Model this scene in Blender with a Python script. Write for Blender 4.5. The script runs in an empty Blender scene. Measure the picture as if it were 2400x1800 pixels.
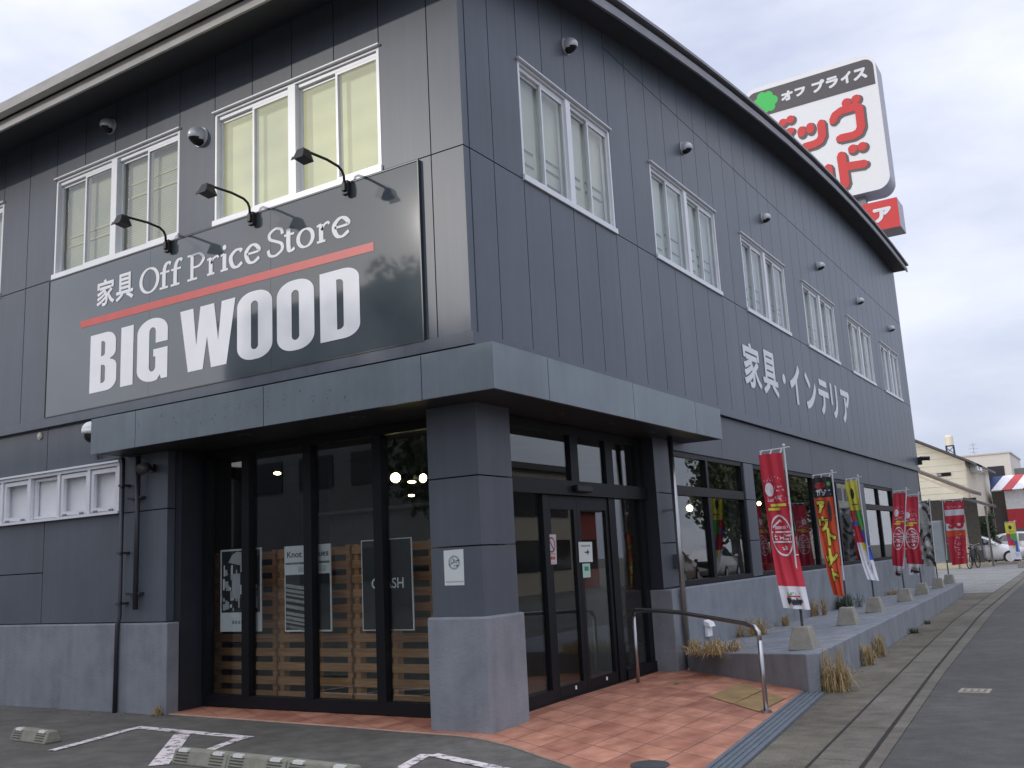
import bpy, math, random
from mathutils import Vector, Matrix
random.seed(7)
D = bpy.data
SC = bpy.context.scene
COL = SC.collection
G = 5.2                                   # survey height -> metres above the ground
R = math.radians

# ---------------------------------------------------------------- camera, sky, sun, exposure
yaw, pitch, roll = -0.554, 0.183, -0.052
fwd = Vector((math.sin(yaw)*math.cos(pitch), math.cos(yaw)*math.cos(pitch), math.sin(pitch)))
rt0 = Vector((math.cos(yaw), -math.sin(yaw), 0)); up0 = rt0.cross(fwd)
rt = math.cos(roll)*rt0 + math.sin(roll)*up0; up = -math.sin(roll)*rt0 + math.cos(roll)*up0
cd = D.cameras.new('camera'); cam = D.objects.new('camera', cd); COL.objects.link(cam)
cd.sensor_width = 36; cd.lens = 36*2231.7/2400; cd.clip_end = 2000; cd.clip_start = 0.05
M = Matrix((rt, up, -fwd)).transposed().to_4x4(); M.translation = Vector((4.623, -6.841, 5.2-3.803))
cam.matrix_world = M
SC.camera = cam

SUN = Vector((0.69, 1.0, -0.44)).normalized()          # direction the light travels
sun_el = math.asin(-SUN.z); sun_az = math.atan2(-SUN.x, -SUN.y)
w = D.worlds.new('World'); SC.world = w; w.use_nodes = True
nt = w.node_tree; nt.nodes.clear(); N = nt.nodes.new; L = nt.links.new
out = N('ShaderNodeOutputWorld'); bg = N('ShaderNodeBackground'); bg.inputs[1].default_value = 0.1
sky = N('ShaderNodeTexSky'); sky.sky_type = 'NISHITA'; sky.sun_disc = False
sky.sun_elevation = sun_el; sky.sun_rotation = sun_az; sky.air_density = 1.2; sky.dust_density = 2.0
tc = N('ShaderNodeTexCoord'); mp = N('ShaderNodeMapping'); mp.inputs['Scale'].default_value = (1.2, 1.2, 3.2)
mp.inputs['Location'].default_value = (0.35, 0.1, 0.2)
nz = N('ShaderNodeTexNoise'); nz.inputs['Scale'].default_value = 1.9; nz.inputs['Detail'].default_value = 7; nz.inputs['Roughness'].default_value = 0.52
rp = N('ShaderNodeValToRGB'); rp.color_ramp.elements[0].position = 0.38; rp.color_ramp.elements[1].position = 0.62
rp.color_ramp.elements[0].color = (4.5, 4.85, 6.1, 1); rp.color_ramp.elements[1].color = (7.2, 7.3, 8.1, 1)
mx = N('ShaderNodeMixRGB'); mx.inputs[0].default_value = 0.88
sxyz = N('ShaderNodeSeparateXYZ'); gr = N('ShaderNodeValToRGB'); ml = N('ShaderNodeMixRGB'); ml.blend_type = 'MULTIPLY'; ml.inputs[0].default_value = 1
gr.color_ramp.elements[0].position = 0.0; gr.color_ramp.elements[0].color = (0.92, 0.95, 1.0, 1); gr.color_ramp.elements[1].position = 1.0; gr.color_ramp.elements[1].color = (2.7, 2.7, 2.7, 1)
e_ = gr.color_ramp.elements.new(0.62); e_.color = (1.22, 1.22, 1.22, 1)
L(tc.outputs['Generated'], mp.inputs['Vector']); L(mp.outputs[0], nz.inputs['Vector']); L(nz.outputs['Fac'], rp.inputs[0])
L(sky.outputs[0], mx.inputs[1]); L(tc.outputs['Generated'], sxyz.inputs[0]); L(sxyz.outputs[2], gr.inputs[0]); L(rp.outputs[0], ml.inputs[1]); L(gr.outputs[0], ml.inputs[2]); L(ml.outputs[0], mx.inputs[2]); L(mx.outputs[0], bg.inputs[0]); L(bg.outputs[0], out.inputs[0])

sl = D.lights.new('sun', 'SUN'); sl.energy = 0.8; sl.angle = R(1.2); sl.color = (1, 0.95, 0.88)
so = D.objects.new('sun', sl); COL.objects.link(so)
so.rotation_euler = SUN.to_track_quat('-Z', 'Y').to_euler(); so.location = (0, 0, 30)
SC.view_settings.view_transform = 'Standard'; SC.view_settings.look = 'None'
SC.view_settings.exposure = 0.4; SC.view_settings.gamma = 1
SC.cycles.max_bounces = 8; SC.cycles.transparent_max_bounces = 16
SC.cycles.caustics_reflective = False; SC.cycles.caustics_refractive = False

# ---------------------------------------------------------------- materials
def lin(c):
    return tuple((x/12.92 if x <= 0.04045 else ((x+0.055)/1.055)**2.4) for x in [v/255 for v in c])
MATS = {}
def mat(name, rgb, rough=0.6, metal=0.0, var=0.12, scale=6.0, bump=0.0, bscale=None, emit=None, estr=1.0, spec=0.5, stretch=None, coat=0.0):
    """Principled with a noise-driven variation of the base colour and an optional fine bump (rgb is linear albedo)."""
    if name in MATS: return MATS[name]
    m = D.materials.new(name); m.use_nodes = True; t = m.node_tree
    b = t.nodes['Principled BSDF']
    b.inputs['Roughness'].default_value = rough; b.inputs['Metallic'].default_value = metal
    b.inputs['Specular IOR Level'].default_value = spec
    if coat: b.inputs['Coat Weight'].default_value = coat; b.inputs['Coat Roughness'].default_value = 0.04
    co = t.nodes.new('ShaderNodeTexCoord'); mpn = t.nodes.new('ShaderNodeMapping')
    if stretch: mpn.inputs['Scale'].default_value = stretch
    t.links.new(co.outputs['Object'], mpn.inputs[0])
    if var > 0:
        n = t.nodes.new('ShaderNodeTexNoise'); n.inputs['Scale'].default_value = scale; n.inputs['Detail'].default_value = 6
        n.inputs['Roughness'].default_value = 0.6
        r = t.nodes.new('ShaderNodeValToRGB')
        r.color_ramp.elements[0].position = 0.3; r.color_ramp.elements[1].position = 0.7
        r.color_ramp.elements[0].color = (*[c*(1-var) for c in rgb], 1); r.color_ramp.elements[1].color = (*[min(1, c*(1+var)) for c in rgb], 1)
        t.links.new(mpn.outputs[0], n.inputs['Vector']); t.links.new(n.outputs['Fac'], r.inputs[0]); t.links.new(r.outputs[0], b.inputs['Base Color'])
    else:
        b.inputs['Base Color'].default_value = (*rgb, 1)
    if bump > 0:
        n2 = t.nodes.new('ShaderNodeTexNoise'); n2.inputs['Scale'].default_value = bscale or scale*12; n2.inputs['Detail'].default_value = 4
        bp = t.nodes.new('ShaderNodeBump'); bp.inputs['Strength'].default_value = bump; bp.inputs['Distance'].default_value = 0.01
        t.links.new(mpn.outputs[0], n2.inputs['Vector']); t.links.new(n2.outputs['Fac'], bp.inputs['Height']); t.links.new(bp.outputs[0], b.inputs['Normal'])
    if emit:
        b.inputs['Emission Color'].default_value = (*emit, 1); b.inputs['Emission Strength'].default_value = estr
    MATS[name] = m; return m

def glass(name, tint, ior=1.5, rough=0.0):
    m = D.materials.new(name); m.use_nodes = True; t = m.node_tree; t.nodes.clear()
    o = t.nodes.new('ShaderNodeOutputMaterial'); mixn = t.nodes.new('ShaderNodeMixShader'); f = t.nodes.new('ShaderNodeFresnel')
    tr = t.nodes.new('ShaderNodeBsdfTransparent'); gl = t.nodes.new('ShaderNodeBsdfGlossy')
    ge = t.nodes.new('ShaderNodeNewGeometry'); mi_ = t.nodes.new('ShaderNodeMapRange'); mi_.inputs['To Min'].default_value = ior; mi_.inputs['To Max'].default_value = 1/ior
    t.links.new(ge.outputs['Backfacing'], mi_.inputs['Value']); t.links.new(mi_.outputs[0], f.inputs[0])
    tr.inputs[0].default_value = (*tint, 1); gl.inputs['Roughness'].default_value = rough
    t.links.new(f.outputs[0], mixn.inputs[0]); t.links.new(tr.outputs[0], mixn.inputs[1]); t.links.new(gl.outputs[0], mixn.inputs[2]); t.links.new(mixn.outputs[0], o.inputs[0])
    MATS[name] = m; return m

def node_mat(name, rough=0.8):
    m = D.materials.new(name); m.use_nodes = True; MATS[name] = m
    return m, m.node_tree, m.node_tree.nodes['Principled BSDF']

WALL = mat('grey wall paint', (0.099, 0.115, 0.142), 0.36, var=0.10, scale=0.9, bump=0.015, bscale=30, spec=0.36)
WALLD = mat('grey lower wall paint', (0.090, 0.104, 0.124), 0.45, var=0.10, scale=1.2, bump=0.05, bscale=30)
def panel_tone(m, amt, streak):
    """Each cladding panel its own slight tone, plus faint vertical rain streaks."""
    t = m.node_tree; b = t.nodes['Principled BSDF']; src = b.inputs['Base Color'].links[0].from_socket
    ge = t.nodes.new('ShaderNodeNewGeometry'); r = t.nodes.new('ShaderNodeMapRange'); r.inputs['To Min'].default_value = 1-amt; r.inputs['To Max'].default_value = 1+amt
    t.links.new(ge.outputs['Random Per Island'], r.inputs['Value'])
    co = t.nodes.new('ShaderNodeTexCoord'); mpn = t.nodes.new('ShaderNodeMapping'); mpn.inputs['Scale'].default_value = (9, 9, 0.35); n = t.nodes.new('ShaderNodeTexNoise'); n.inputs['Scale'].default_value = 1; n.inputs['Detail'].default_value = 5; n.inputs['Roughness'].default_value = .65
    r2 = t.nodes.new('ShaderNodeMapRange'); r2.inputs['From Min'].default_value = .3; r2.inputs['From Max'].default_value = .7; r2.inputs['To Min'].default_value = 1-streak; r2.inputs['To Max'].default_value = 1+streak
    t.links.new(co.outputs['Object'], mpn.inputs[0]); t.links.new(mpn.outputs[0], n.inputs['Vector']); t.links.new(n.outputs['Fac'], r2.inputs['Value'])
    mu = t.nodes.new('ShaderNodeMath'); mu.operation = 'MULTIPLY'; t.links.new(r.outputs[0], mu.inputs[0]); t.links.new(r2.outputs[0], mu.inputs[1])
    vm = t.nodes.new('ShaderNodeVectorMath'); vm.operation = 'SCALE'; t.links.new(src, vm.inputs[0]); t.links.new(mu.outputs[0], vm.inputs['Scale']); t.links.new(vm.outputs[0], b.inputs['Base Color'])
panel_tone(WALL, 0.055, 0.07); panel_tone(WALLD, 0.05, 0.08)
def plinth_mat():
    m, t, b = node_mat('blue grey plinth paint')
    co = t.nodes.new('ShaderNodeTexCoord')
    n1 = t.nodes.new('ShaderNodeTexNoise'); n1.inputs['Scale'].default_value = 2.6; n1.inputs['Detail'].default_value = 9; n1.inputs['Roughness'].default_value = 0.66
    mp1 = t.nodes.new('ShaderNodeMapping'); mp1.inputs['Scale'].default_value = (7, 7, 0.7)
    n2 = t.nodes.new('ShaderNodeTexNoise'); n2.inputs['Scale'].default_value = 1.0; n2.inputs['Detail'].default_value = 5
    t.links.new(co.outputs['Object'], n1.inputs['Vector']); t.links.new(co.outputs['Object'], mp1.inputs[0]); t.links.new(mp1.outputs[0], n2.inputs['Vector'])
    mixv = t.nodes.new('ShaderNodeMath'); mixv.operation = 'ADD'
    sc1 = t.nodes.new('ShaderNodeMath'); sc1.operation = 'MULTIPLY'; sc1.inputs[1].default_value = 0.5
    t.links.new(n2.outputs['Fac'], sc1.inputs[0]); t.links.new(n1.outputs['Fac'], mixv.inputs[0]); t.links.new(sc1.outputs[0], mixv.inputs[1])
    r = t.nodes.new('ShaderNodeValToRGB'); e = r.color_ramp.elements
    e[0].position = 0.52; e[0].color = (0.175, 0.19, 0.212, 1); e[1].position = 0.98; e[1].color = (0.275, 0.293, 0.32, 1)
    k = e.new(0.72); k.color = (0.225, 0.243, 0.268, 1)
    t.links.new(mixv.outputs[0], r.inputs[0]); t.links.new(r.outputs[0], b.inputs['Base Color']); b.inputs['Roughness'].default_value = 0.7
    nb = t.nodes.new('ShaderNodeTexNoise'); nb.inputs['Scale'].default_value = 45; nb.inputs['Detail'].default_value = 5
    bp = t.nodes.new('ShaderNodeBump'); bp.inputs['Strength'].default_value = 0.35; bp.inputs['Distance'].default_value = 0.01
    t.links.new(co.outputs['Object'], nb.inputs['Vector']); t.links.new(nb.outputs['Fac'], bp.inputs['Height']); t.links.new(bp.outputs[0], b.inputs['Normal'])
    return m
PLINTH = plinth_mat()
def asphalt(name, a, b_, c, grain=220):
    m, t, b = node_mat(name)
    co = t.nodes.new('ShaderNodeTexCoord')
    n1 = t.nodes.new('ShaderNodeTexNoise'); n1.inputs['Scale'].default_value = 0.7; n1.inputs['Detail'].default_value = 8; n1.inputs['Roughness'].default_value = 0.65
    n2 = t.nodes.new('ShaderNodeTexNoise'); n2.inputs['Scale'].default_value = grain; n2.inputs['Detail'].default_value = 3
    vo = t.nodes.new('ShaderNodeTexVoronoi'); vo.inputs['Scale'].default_value = 90
    for n in (n1, n2, vo): t.links.new(co.outputs['Object'], n.inputs['Vector'])
    r = t.nodes.new('ShaderNodeValToRGB'); e = r.color_ramp.elements
    e[0].position = 0.32; e[0].color = (*a, 1); e[1].position = 0.7; e[1].color = (*c, 1); k = e.new(0.5); k.color = (*b_, 1)
    t.links.new(n1.outputs['Fac'], r.inputs[0])
    mxn = t.nodes.new('ShaderNodeMixRGB'); mxn.blend_type = 'MULTIPLY'; mxn.inputs[0].default_value = 0.75
    r2 = t.nodes.new('ShaderNodeValToRGB'); r2.color_ramp.elements[0].position = 0.3; r2.color_ramp.elements[0].color = (0.45, 0.45, 0.45, 1); r2.color_ramp.elements[1].position = 0.75; r2.color_ramp.elements[1].color = (1.5, 1.5, 1.45, 1)
    t.links.new(n2.outputs['Fac'], r2.inputs[0]); t.links.new(r.outputs[0], mxn.inputs[1]); t.links.new(r2.outputs[0], mxn.inputs[2])
    n4 = t.nodes.new('ShaderNodeTexNoise'); n4.inputs['Scale'].default_value = 5.5; n4.inputs['Detail'].default_value = 8; n4.inputs['Roughness'].default_value = .7; t.links.new(co.outputs['Object'], n4.inputs['Vector'])
    r4 = t.nodes.new('ShaderNodeMapRange'); r4.inputs['From Min'].default_value = .3; r4.inputs['From Max'].default_value = .72; r4.inputs['To Min'].default_value = .72; r4.inputs['To Max'].default_value = 1.28; t.links.new(n4.outputs['Fac'], r4.inputs['Value'])
    vm = t.nodes.new('ShaderNodeVectorMath'); vm.operation = 'SCALE'; t.links.new(mxn.outputs[0], vm.inputs[0]); t.links.new(r4.outputs[0], vm.inputs['Scale'])
    t.links.new(vm.outputs[0], b.inputs['Base Color']); b.inputs['Roughness'].default_value = 0.85
    bp = t.nodes.new('ShaderNodeBump'); bp.inputs['Strength'].default_value = 0.5; bp.inputs['Distance'].default_value = 0.006
    t.links.new(vo.outputs['Distance'], bp.inputs['Height']); t.links.new(bp.outputs[0], b.inputs['Normal'])
    return m
LOT = asphalt('lot asphalt', (0.092, 0.086, 0.074), (0.124, 0.117, 0.102), (0.168, 0.158, 0.138))
ROAD = asphalt('road asphalt', (0.072, 0.069, 0.065), (0.088, 0.084, 0.079), (0.115, 0.11, 0.102))
CONC = asphalt('pale old concrete', (0.078, 0.065, 0.045), (0.138, 0.122, 0.092), (0.21, 0.19, 0.15), 120)
GUT = asphalt('gutter concrete', (0.11, 0.098, 0.075), (0.155, 0.141, 0.114), (0.21, 0.192, 0.16), 120)
DRIVE = asphalt('driveway concrete', (0.2, 0.197, 0.19), (0.26, 0.255, 0.245), (0.31, 0.305, 0.29), 60)
TERR = asphalt('terrace cement paint', (0.21, 0.225, 0.26), (0.25, 0.265, 0.3), (0.3, 0.31, 0.345), 120)
def tile_mat():
    m, t, b = node_mat('terracotta paving tiles')
    co = t.nodes.new('ShaderNodeTexCoord'); sx = t.nodes.new('ShaderNodeSeparateXYZ'); t.links.new(co.outputs['Object'], sx.inputs[0])
    cx = t.nodes.new('ShaderNodeCombineXYZ'); ma = t.nodes.new('ShaderNodeMath'); ma.operation = 'MULTIPLY_ADD'; ma.inputs[1].default_value = 0.55
    t.links.new(sx.outputs[0], ma.inputs[0]); t.links.new(sx.outputs[1], ma.inputs[2])
    t.links.new(ma.outputs[0], cx.inputs[0]); t.links.new(sx.outputs[0], cx.inputs[1])
    br = t.nodes.new('ShaderNodeTexBrick'); br.offset = 0.0; br.inputs['Scale'].default_value = 1.0
    br.inputs['Brick Width'].default_value = 0.36; br.inputs['Row Height'].default_value = 0.36; br.inputs['Mortar Size'].default_value = 0.006; br.inputs['Mortar Smooth'].default_value = 0.3
    br.inputs['Color1'].default_value = (0.57, 0.27, 0.172, 1); br.inputs['Color2'].default_value = (0.43, 0.185, 0.118, 1); br.inputs['Mortar'].default_value = (0.25, 0.125, 0.095, 1)
    t.links.new(cx.outputs[0], br.inputs['Vector'])
    n1 = t.nodes.new('ShaderNodeTexNoise'); n1.inputs['Scale'].default_value = 3.2; n1.inputs['Detail'].default_value = 6
    mpn = t.nodes.new('ShaderNodeMapping'); mpn.inputs['Scale'].default_value = (1.6, 1.0, 1); mpn.inputs['Rotation'].default_value = (0, 0, 0.6)
    t.links.new(co.outputs['Object'], mpn.inputs[0]); t.links.new(mpn.outputs[0], n1.inputs['Vector'])
    r = t.nodes.new('ShaderNodeValToRGB'); r.color_ramp.elements[0].position = 0.33; r.color_ramp.elements[0].color = (0.66, 0.58, 0.55, 1)
    r.color_ramp.elements[1].position = 0.68; r.color_ramp.elements[1].color = (1.2, 1.22, 1.25, 1)
    t.links.new(n1.outputs['Fac'], r.inputs[0])
    mxn = t.nodes.new('ShaderNodeMixRGB'); mxn.blend_type = 'MULTIPLY'; mxn.inputs[0].default_value = 0.9
    t.links.new(br.outputs['Color'], mxn.inputs[1]); t.links.new(r.outputs[0], mxn.inputs[2]); t.links.new(mxn.outputs[0], b.inputs['Base Color'])
    b.inputs['Roughness'].default_value = 0.55
    n3 = t.nodes.new('ShaderNodeTexNoise'); n3.inputs['Scale'].default_value = 9; t.links.new(co.outputs['Object'], n3.inputs['Vector'])
    bp = t.nodes.new('ShaderNodeBump'); bp.inputs['Strength'].default_value = 0.4; bp.inputs['Distance'].default_value = 0.01
    t.links.new(n3.outputs['Fac'], bp.inputs['Height'])
    bp2 = t.nodes.new('ShaderNodeBump'); bp2.invert = True; bp2.inputs['Strength'].default_value = 0.8; bp2.inputs['Distance'].default_value = 0.01
    t.links.new(br.outputs['Fac'], bp2.inputs['Height']); t.links.new(bp.outputs[0], bp2.inputs['Normal']); t.links.new(bp2.outputs[0], b.inputs['Normal'])
    return m
TILE = tile_mat()
def wood_mat(name, a, c):
    m, t, b = node_mat(name)
    co = t.nodes.new('ShaderNodeTexCoord'); mpn = t.nodes.new('ShaderNodeMapping'); mpn.inputs['Scale'].default_value = (2, 20, 26)
    n = t.nodes.new('ShaderNodeTexNoise'); n.inputs['Scale'].default_value = 1.6; n.inputs['Detail'].default_value = 6
    r = t.nodes.new('ShaderNodeValToRGB'); r.color_ramp.elements[0].position = 0.3; r.color_ramp.elements[0].color = (*a, 1); r.color_ramp.elements[1].position = 0.72; r.color_ramp.elements[1].color = (*c, 1)
    t.links.new(co.outputs['Object'], mpn.inputs[0]); t.links.new(mpn.outputs[0], n.inputs['Vector']); t.links.new(n.outputs['Fac'], r.inputs[0]); t.links.new(r.outputs[0], b.inputs['Base Color'])
    b.inputs['Roughness'].default_value = 0.7; return m
PALLET = wood_mat('pallet pine', (0.38, 0.175, 0.072), (0.64, 0.34, 0.155))
def worn_paint():
    m, t, b = node_mat('worn white road paint')
    o = t.nodes['Material Output']; co = t.nodes.new('ShaderNodeTexCoord')
    n = t.nodes.new('ShaderNodeTexNoise'); n.inputs['Scale'].default_value = 9; n.inputs['Detail'].default_value = 9; n.inputs['Roughness'].default_value = 0.75
    r = t.nodes.new('ShaderNodeValToRGB'); r.color_ramp.elements[0].position = 0.41; r.color_ramp.elements[0].color = (0.12, 0.107, 0.1, 1); r.color_ramp.elements[1].position = 0.5; r.color_ramp.elements[1].color = (0.80, 0.72, 0.70, 1)
    t.links.new(co.outputs['Object'], n.inputs['Vector']); t.links.new(n.outputs['Fac'], r.inputs[0]); t.links.new(r.outputs[0], b.inputs['Base Color']); b.inputs['Roughness'].default_value = 0.8
    return m
PAINT = worn_paint()
BLK = mat('black aluminium', (0.008, 0.009, 0.012), 0.45, var=0.1, spec=0.25)
BLK2 = mat('black steel', (0.008, 0.008, 0.009), 0.45, var=0.1)
ALU = mat('white anodised aluminium', (0.80, 0.81, 0.83), 0.35, 0.1, var=0.04)
STEEL = mat('brushed stainless steel', (0.42, 0.42, 0.42), 0.3, 1.0, var=0.06, stretch=(1, 1, 30))
HOOD = mat('satin vent steel', (0.62, 0.63, 0.65), 0.35, 0.25, var=0.05)
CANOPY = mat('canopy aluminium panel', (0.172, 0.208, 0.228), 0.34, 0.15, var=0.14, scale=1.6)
SOFFIT = mat('dark soffit board', (0.055, 0.056, 0.062), 0.7, var=0.1)
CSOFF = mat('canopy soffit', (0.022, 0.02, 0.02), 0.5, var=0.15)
FASCIA = mat('weathered fascia paint', (0.52, 0.50, 0.475), 0.55, var=0.14, scale=3, stretch=(1, 1, 4))
FASCG = mat('grey fascia paint', (0.25, 0.25, 0.27), 0.5, var=0.14, scale=3)
ROOF = mat('roof metal', (0.08, 0.08, 0.09), 0.45, 0.2, var=0.1)
WHITE = mat('white vinyl lettering', (0.84, 0.85, 0.87), 0.45, var=0.04, scale=3)
REDV = mat('red vinyl stripe', (0.62, 0.085, 0.075), 0.4, var=0.06)
SIGN = mat('grey sign panel', (0.082, 0.102, 0.112), 0.05, var=0.06, scale=1.2, spec=0.9, coat=0.7)
WHITEP = mat('white painted surface', (0.88, 0.88, 0.88), 0.5, var=0.04)
panel_tone(CANOPY, 0.05, 0.07)
GLASS = glass('shop window glass', (0.90, 0.93, 0.92), 1.72)
GLASSU = glass('upper window glass', (0.95, 0.97, 0.96), 1.62)
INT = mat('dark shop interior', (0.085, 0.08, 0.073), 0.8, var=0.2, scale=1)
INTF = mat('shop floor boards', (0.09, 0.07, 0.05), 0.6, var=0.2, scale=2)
LAMPON = mat('lit spot lamp', (1, 0.9, 0.7), 0.5, var=0, emit=(1, 0.78, 0.42), estr=14)
CBLK = mat('cast concrete block', (0.30, 0.285, 0.24), 0.9, var=0.18, scale=9, bump=0.5, bscale=70)
STOPM = mat('mossy wheel stop concrete', (0.25, 0.245, 0.19), 0.85, var=0.2, scale=10, bump=0.4, bscale=80)
REFL = mat('white reflector', (0.75, 0.74, 0.68), 0.35, var=0.03)
AMBER = mat('orange reflector', (0.65, 0.28, 0.05), 0.35, var=0.03)
SLOT = mat('recess shade', (0.07, 0.068, 0.055), 0.9, var=0.1)
JOINT = mat('damp dirt in joints', (0.022, 0.02, 0.016), 0.95, var=0.5, scale=7)
GRATE = mat('drain grating', (0.17, 0.20, 0.23), 0.5, 0.3, var=0.15, scale=12)
STRAW = mat('dry straw blades', (0.42, 0.31, 0.15), 0.8, var=0.3, scale=14)
GREENW = mat('green weed leaves', (0.045, 0.075, 0.03), 0.7, var=0.3, scale=20)
PAPER = mat('white paper', (0.66, 0.70, 0.67), 0.7, var=0.03)
INK = mat('faint grey print', (0.32, 0.36, 0.35), 0.7, var=0.05)
BLACKP = mat('black print', (0.02, 0.022, 0.026), 0.5, var=0.05)
GREYP = mat('grey print', (0.2, 0.21, 0.21), 0.6, var=0.4, scale=18)

# ---------------------------------------------------------------- mesh helpers
class MB:
    def __init__(s): s.v = []; s.f = []; s.m = []
    def add(s, vs, fs, mi=0):
        b = len(s.v); s.v += [tuple(v) for v in vs]; s.f += [tuple(b+i for i in f) for f in fs]; s.m += [mi]*len(fs); return s
    def box(s, x0, x1, y0, y1, z0, z1, mi=0):
        return s.add([(x, y, z) for z in (z0, z1) for y in (y0, y1) for x in (x0, x1)],
                     [(0, 2, 3, 1), (4, 5, 7, 6), (0, 1, 5, 4), (2, 6, 7, 3), (0, 4, 6, 2), (1, 3, 7, 5)], mi)
    def hexa(s, b4, t4, mi=0):
        return s.add(list(b4)+list(t4), [(3, 2, 1, 0), (4, 5, 6, 7), (0, 1, 5, 4), (1, 2, 6, 5), (2, 3, 7, 6), (3, 0, 4, 7)], mi)
    def poly(s, pts, mi=0): return s.add(pts, [tuple(range(len(pts)))], mi)
    def prism(s, pts, off, mi=0):
        n = len(pts); o = Vector(off); q = [tuple(Vector(p)+o) for p in pts]
        return s.add(list(pts)+q, [tuple(range(n))[::-1], tuple(range(n, 2*n))]+[(i, (i+1) % n, n+(i+1) % n, n+i) for i in range(n)], mi)
    def tube(s, pts, r, n=10, mi=0, cap=True):
        P = [Vector(p) for p in pts]; rr = r if isinstance(r, (list, tuple)) else [r]*len(P); base = len(s.v); prev = None
        for i, p in enumerate(P):
            d = ((P[min(i+1, len(P)-1)]-P[max(i-1, 0)])).normalized()
            if prev is None:
                a = Vector((0, 0, 1)) if abs(d.z) < 0.9 else Vector((1, 0, 0)); u = d.cross(a).normalized()
            else: u = (prev-d*prev.dot(d)).normalized()
            prev = u; vv = d.cross(u)
            for k in range(n):
                t = 2*math.pi*k/n; s.v.append(tuple(p+rr[i]*(math.cos(t)*u+math.sin(t)*vv)))
        for i in range(len(P)-1):
            for k in range(n):
                s.f.append((base+i*n+k, base+i*n+(k+1) % n, base+(i+1)*n+(k+1) % n, base+(i+1)*n+k)); s.m.append(mi)
        if cap:
            s.f.append(tuple(base+k for k in range(n))[::-1]); s.m.append(mi)
            s.f.append(tuple(base+(len(P)-1)*n+k for k in range(n))); s.m.append(mi)
        return s
    def sphere(s, c, r, nu=14, nv=9, mi=0, sel=None):
        c = Vector(c); rx, ry, rz = (r, r, r) if not isinstance(r, tuple) else r
        vs = []
        for j in range(nv+1):
            th = math.pi*j/nv
            for i in range(nu):
                ph = 2*math.pi*i/nu; vs.append((c.x+rx*math.sin(th)*math.cos(ph), c.y+ry*math.sin(th)*math.sin(ph), c.z+rz*math.cos(th)))
        b = len(s.v); s.v += vs
        for j in range(nv):
            for i in range(nu):
                f = (b+j*nu+i, b+(j+1)*nu+i, b+(j+1)*nu+(i+1) % nu, b+j*nu+(i+1) % nu)
                s.f.append(f)
                if sel:
                    cc = sum((Vector(s.v[q]) for q in f), Vector())/4-c; s.m.append(sel(cc.normalized()))
                else: s.m.append(mi)
        return s
    def build(s, name, mats, parent=None, smooth=False, bevel=0, seg=2):
        me = D.meshes.new(name); me.from_pydata(s.v, [], s.f); mats = mats if isinstance(mats, (list, tuple)) else [mats]
        for m in mats: me.materials.append(m)
        me.polygons.foreach_set('material_index', s.m)
        if smooth: me.polygons.foreach_set('use_smooth', [True]*len(s.f))
        me.update()
        o = D.objects.new(name, me); COL.objects.link(o)
        if parent is not None:
            o.parent = parent
            if parent.type == 'EMPTY' and parent.get('_w'): o.location = -parent.location
        if bevel:
            b = o.modifiers.new('bevel', 'BEVEL'); b.width = bevel; b.segments = seg; b.limit_method = 'ANGLE'; b.angle_limit = R(40)
        return o
WORLD_ROOTS = []
def thing(name, label, cat, loc=(0, 0, 0), rz=0, group=None, world=True):
    o = D.objects.new(name, None); COL.objects.link(o); o.location = loc; o.rotation_euler = (0, 0, rz); o.empty_display_size = 0.2
    o['label'] = label; o['category'] = cat
    if group: o['group'] = group
    if world: o['_w'] = 1; WORLD_ROOTS.append(o)
    return o
def tag(o, label, cat, group=None):
    o['label'] = label; o['category'] = cat
    if group: o['group'] = group
    return o
def struct(o): o['kind'] = 'structure'; return o
def dup(root, loc, rz=None, label=None):
    r = root.copy(); COL.objects.link(r); r.location = loc
    if rz is not None: r.rotation_euler = (0, 0, rz)
    if label: r['label'] = label
    for ch in list(root.children):
        c = ch.copy(); COL.objects.link(c); c.parent = r
        for g in list(ch.children):
            d = g.copy(); COL.objects.link(d); d.parent = c
    return r

def text_geo(body, off=0.0, res=6):
    c = D.curves.new('lettering', 'FONT'); c.body = body; c.size = 1; c.resolution_u = res; c.offset = off
    o = D.objects.new('lettering', c); COL.objects.link(o)
    dg = bpy.context.evaluated_depsgraph_get(); dg.update()
    me = D.meshes.new_from_object(o.evaluated_get(dg))
    vs = [v.co.copy() for v in me.vertices]; fs = [tuple(p.vertices) for p in me.polygons]
    D.objects.remove(o); D.curves.remove(c); D.meshes.remove(me)
    return vs, fs
def shape_geo(loops):
    c = D.curves.new('outline', 'CURVE'); c.dimensions = '2D'; c.fill_mode = 'BOTH'
    for lp in loops:
        sp = c.splines.new('POLY'); sp.points.add(len(lp)-1); sp.use_cyclic_u = True
        for i, (x, y) in enumerate(lp): sp.points[i].co = (x, y, 0, 1)
    o = D.objects.new('outline', c); COL.objects.link(o)
    dg = bpy.context.evaluated_depsgraph_get(); dg.update()
    me = D.meshes.new_from_object(o.evaluated_get(dg))
    vs = [v.co.copy() for v in me.vertices]; fs = [tuple(p.vertices) for p in me.polygons]
    D.objects.remove(o); D.curves.remove(c); D.meshes.remove(me)
    return vs, fs
def fit_geo(mb, geo, u0, u1, v0, v1, fn, mi=0, bbox=None):
    vs, fs = geo
    if bbox: x0, x1, y0, y1 = bbox
    else: x0, x1 = min(v.x for v in vs), max(v.x for v in vs); y0, y1 = min(v.y for v in vs), max(v.y for v in vs)
    mb.add([fn(u0+(v.x-x0)/(x1-x0)*(u1-u0), v0+(v.y-y0)/(y1-y0)*(v1-v0)) for v in vs], fs, mi)
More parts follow.
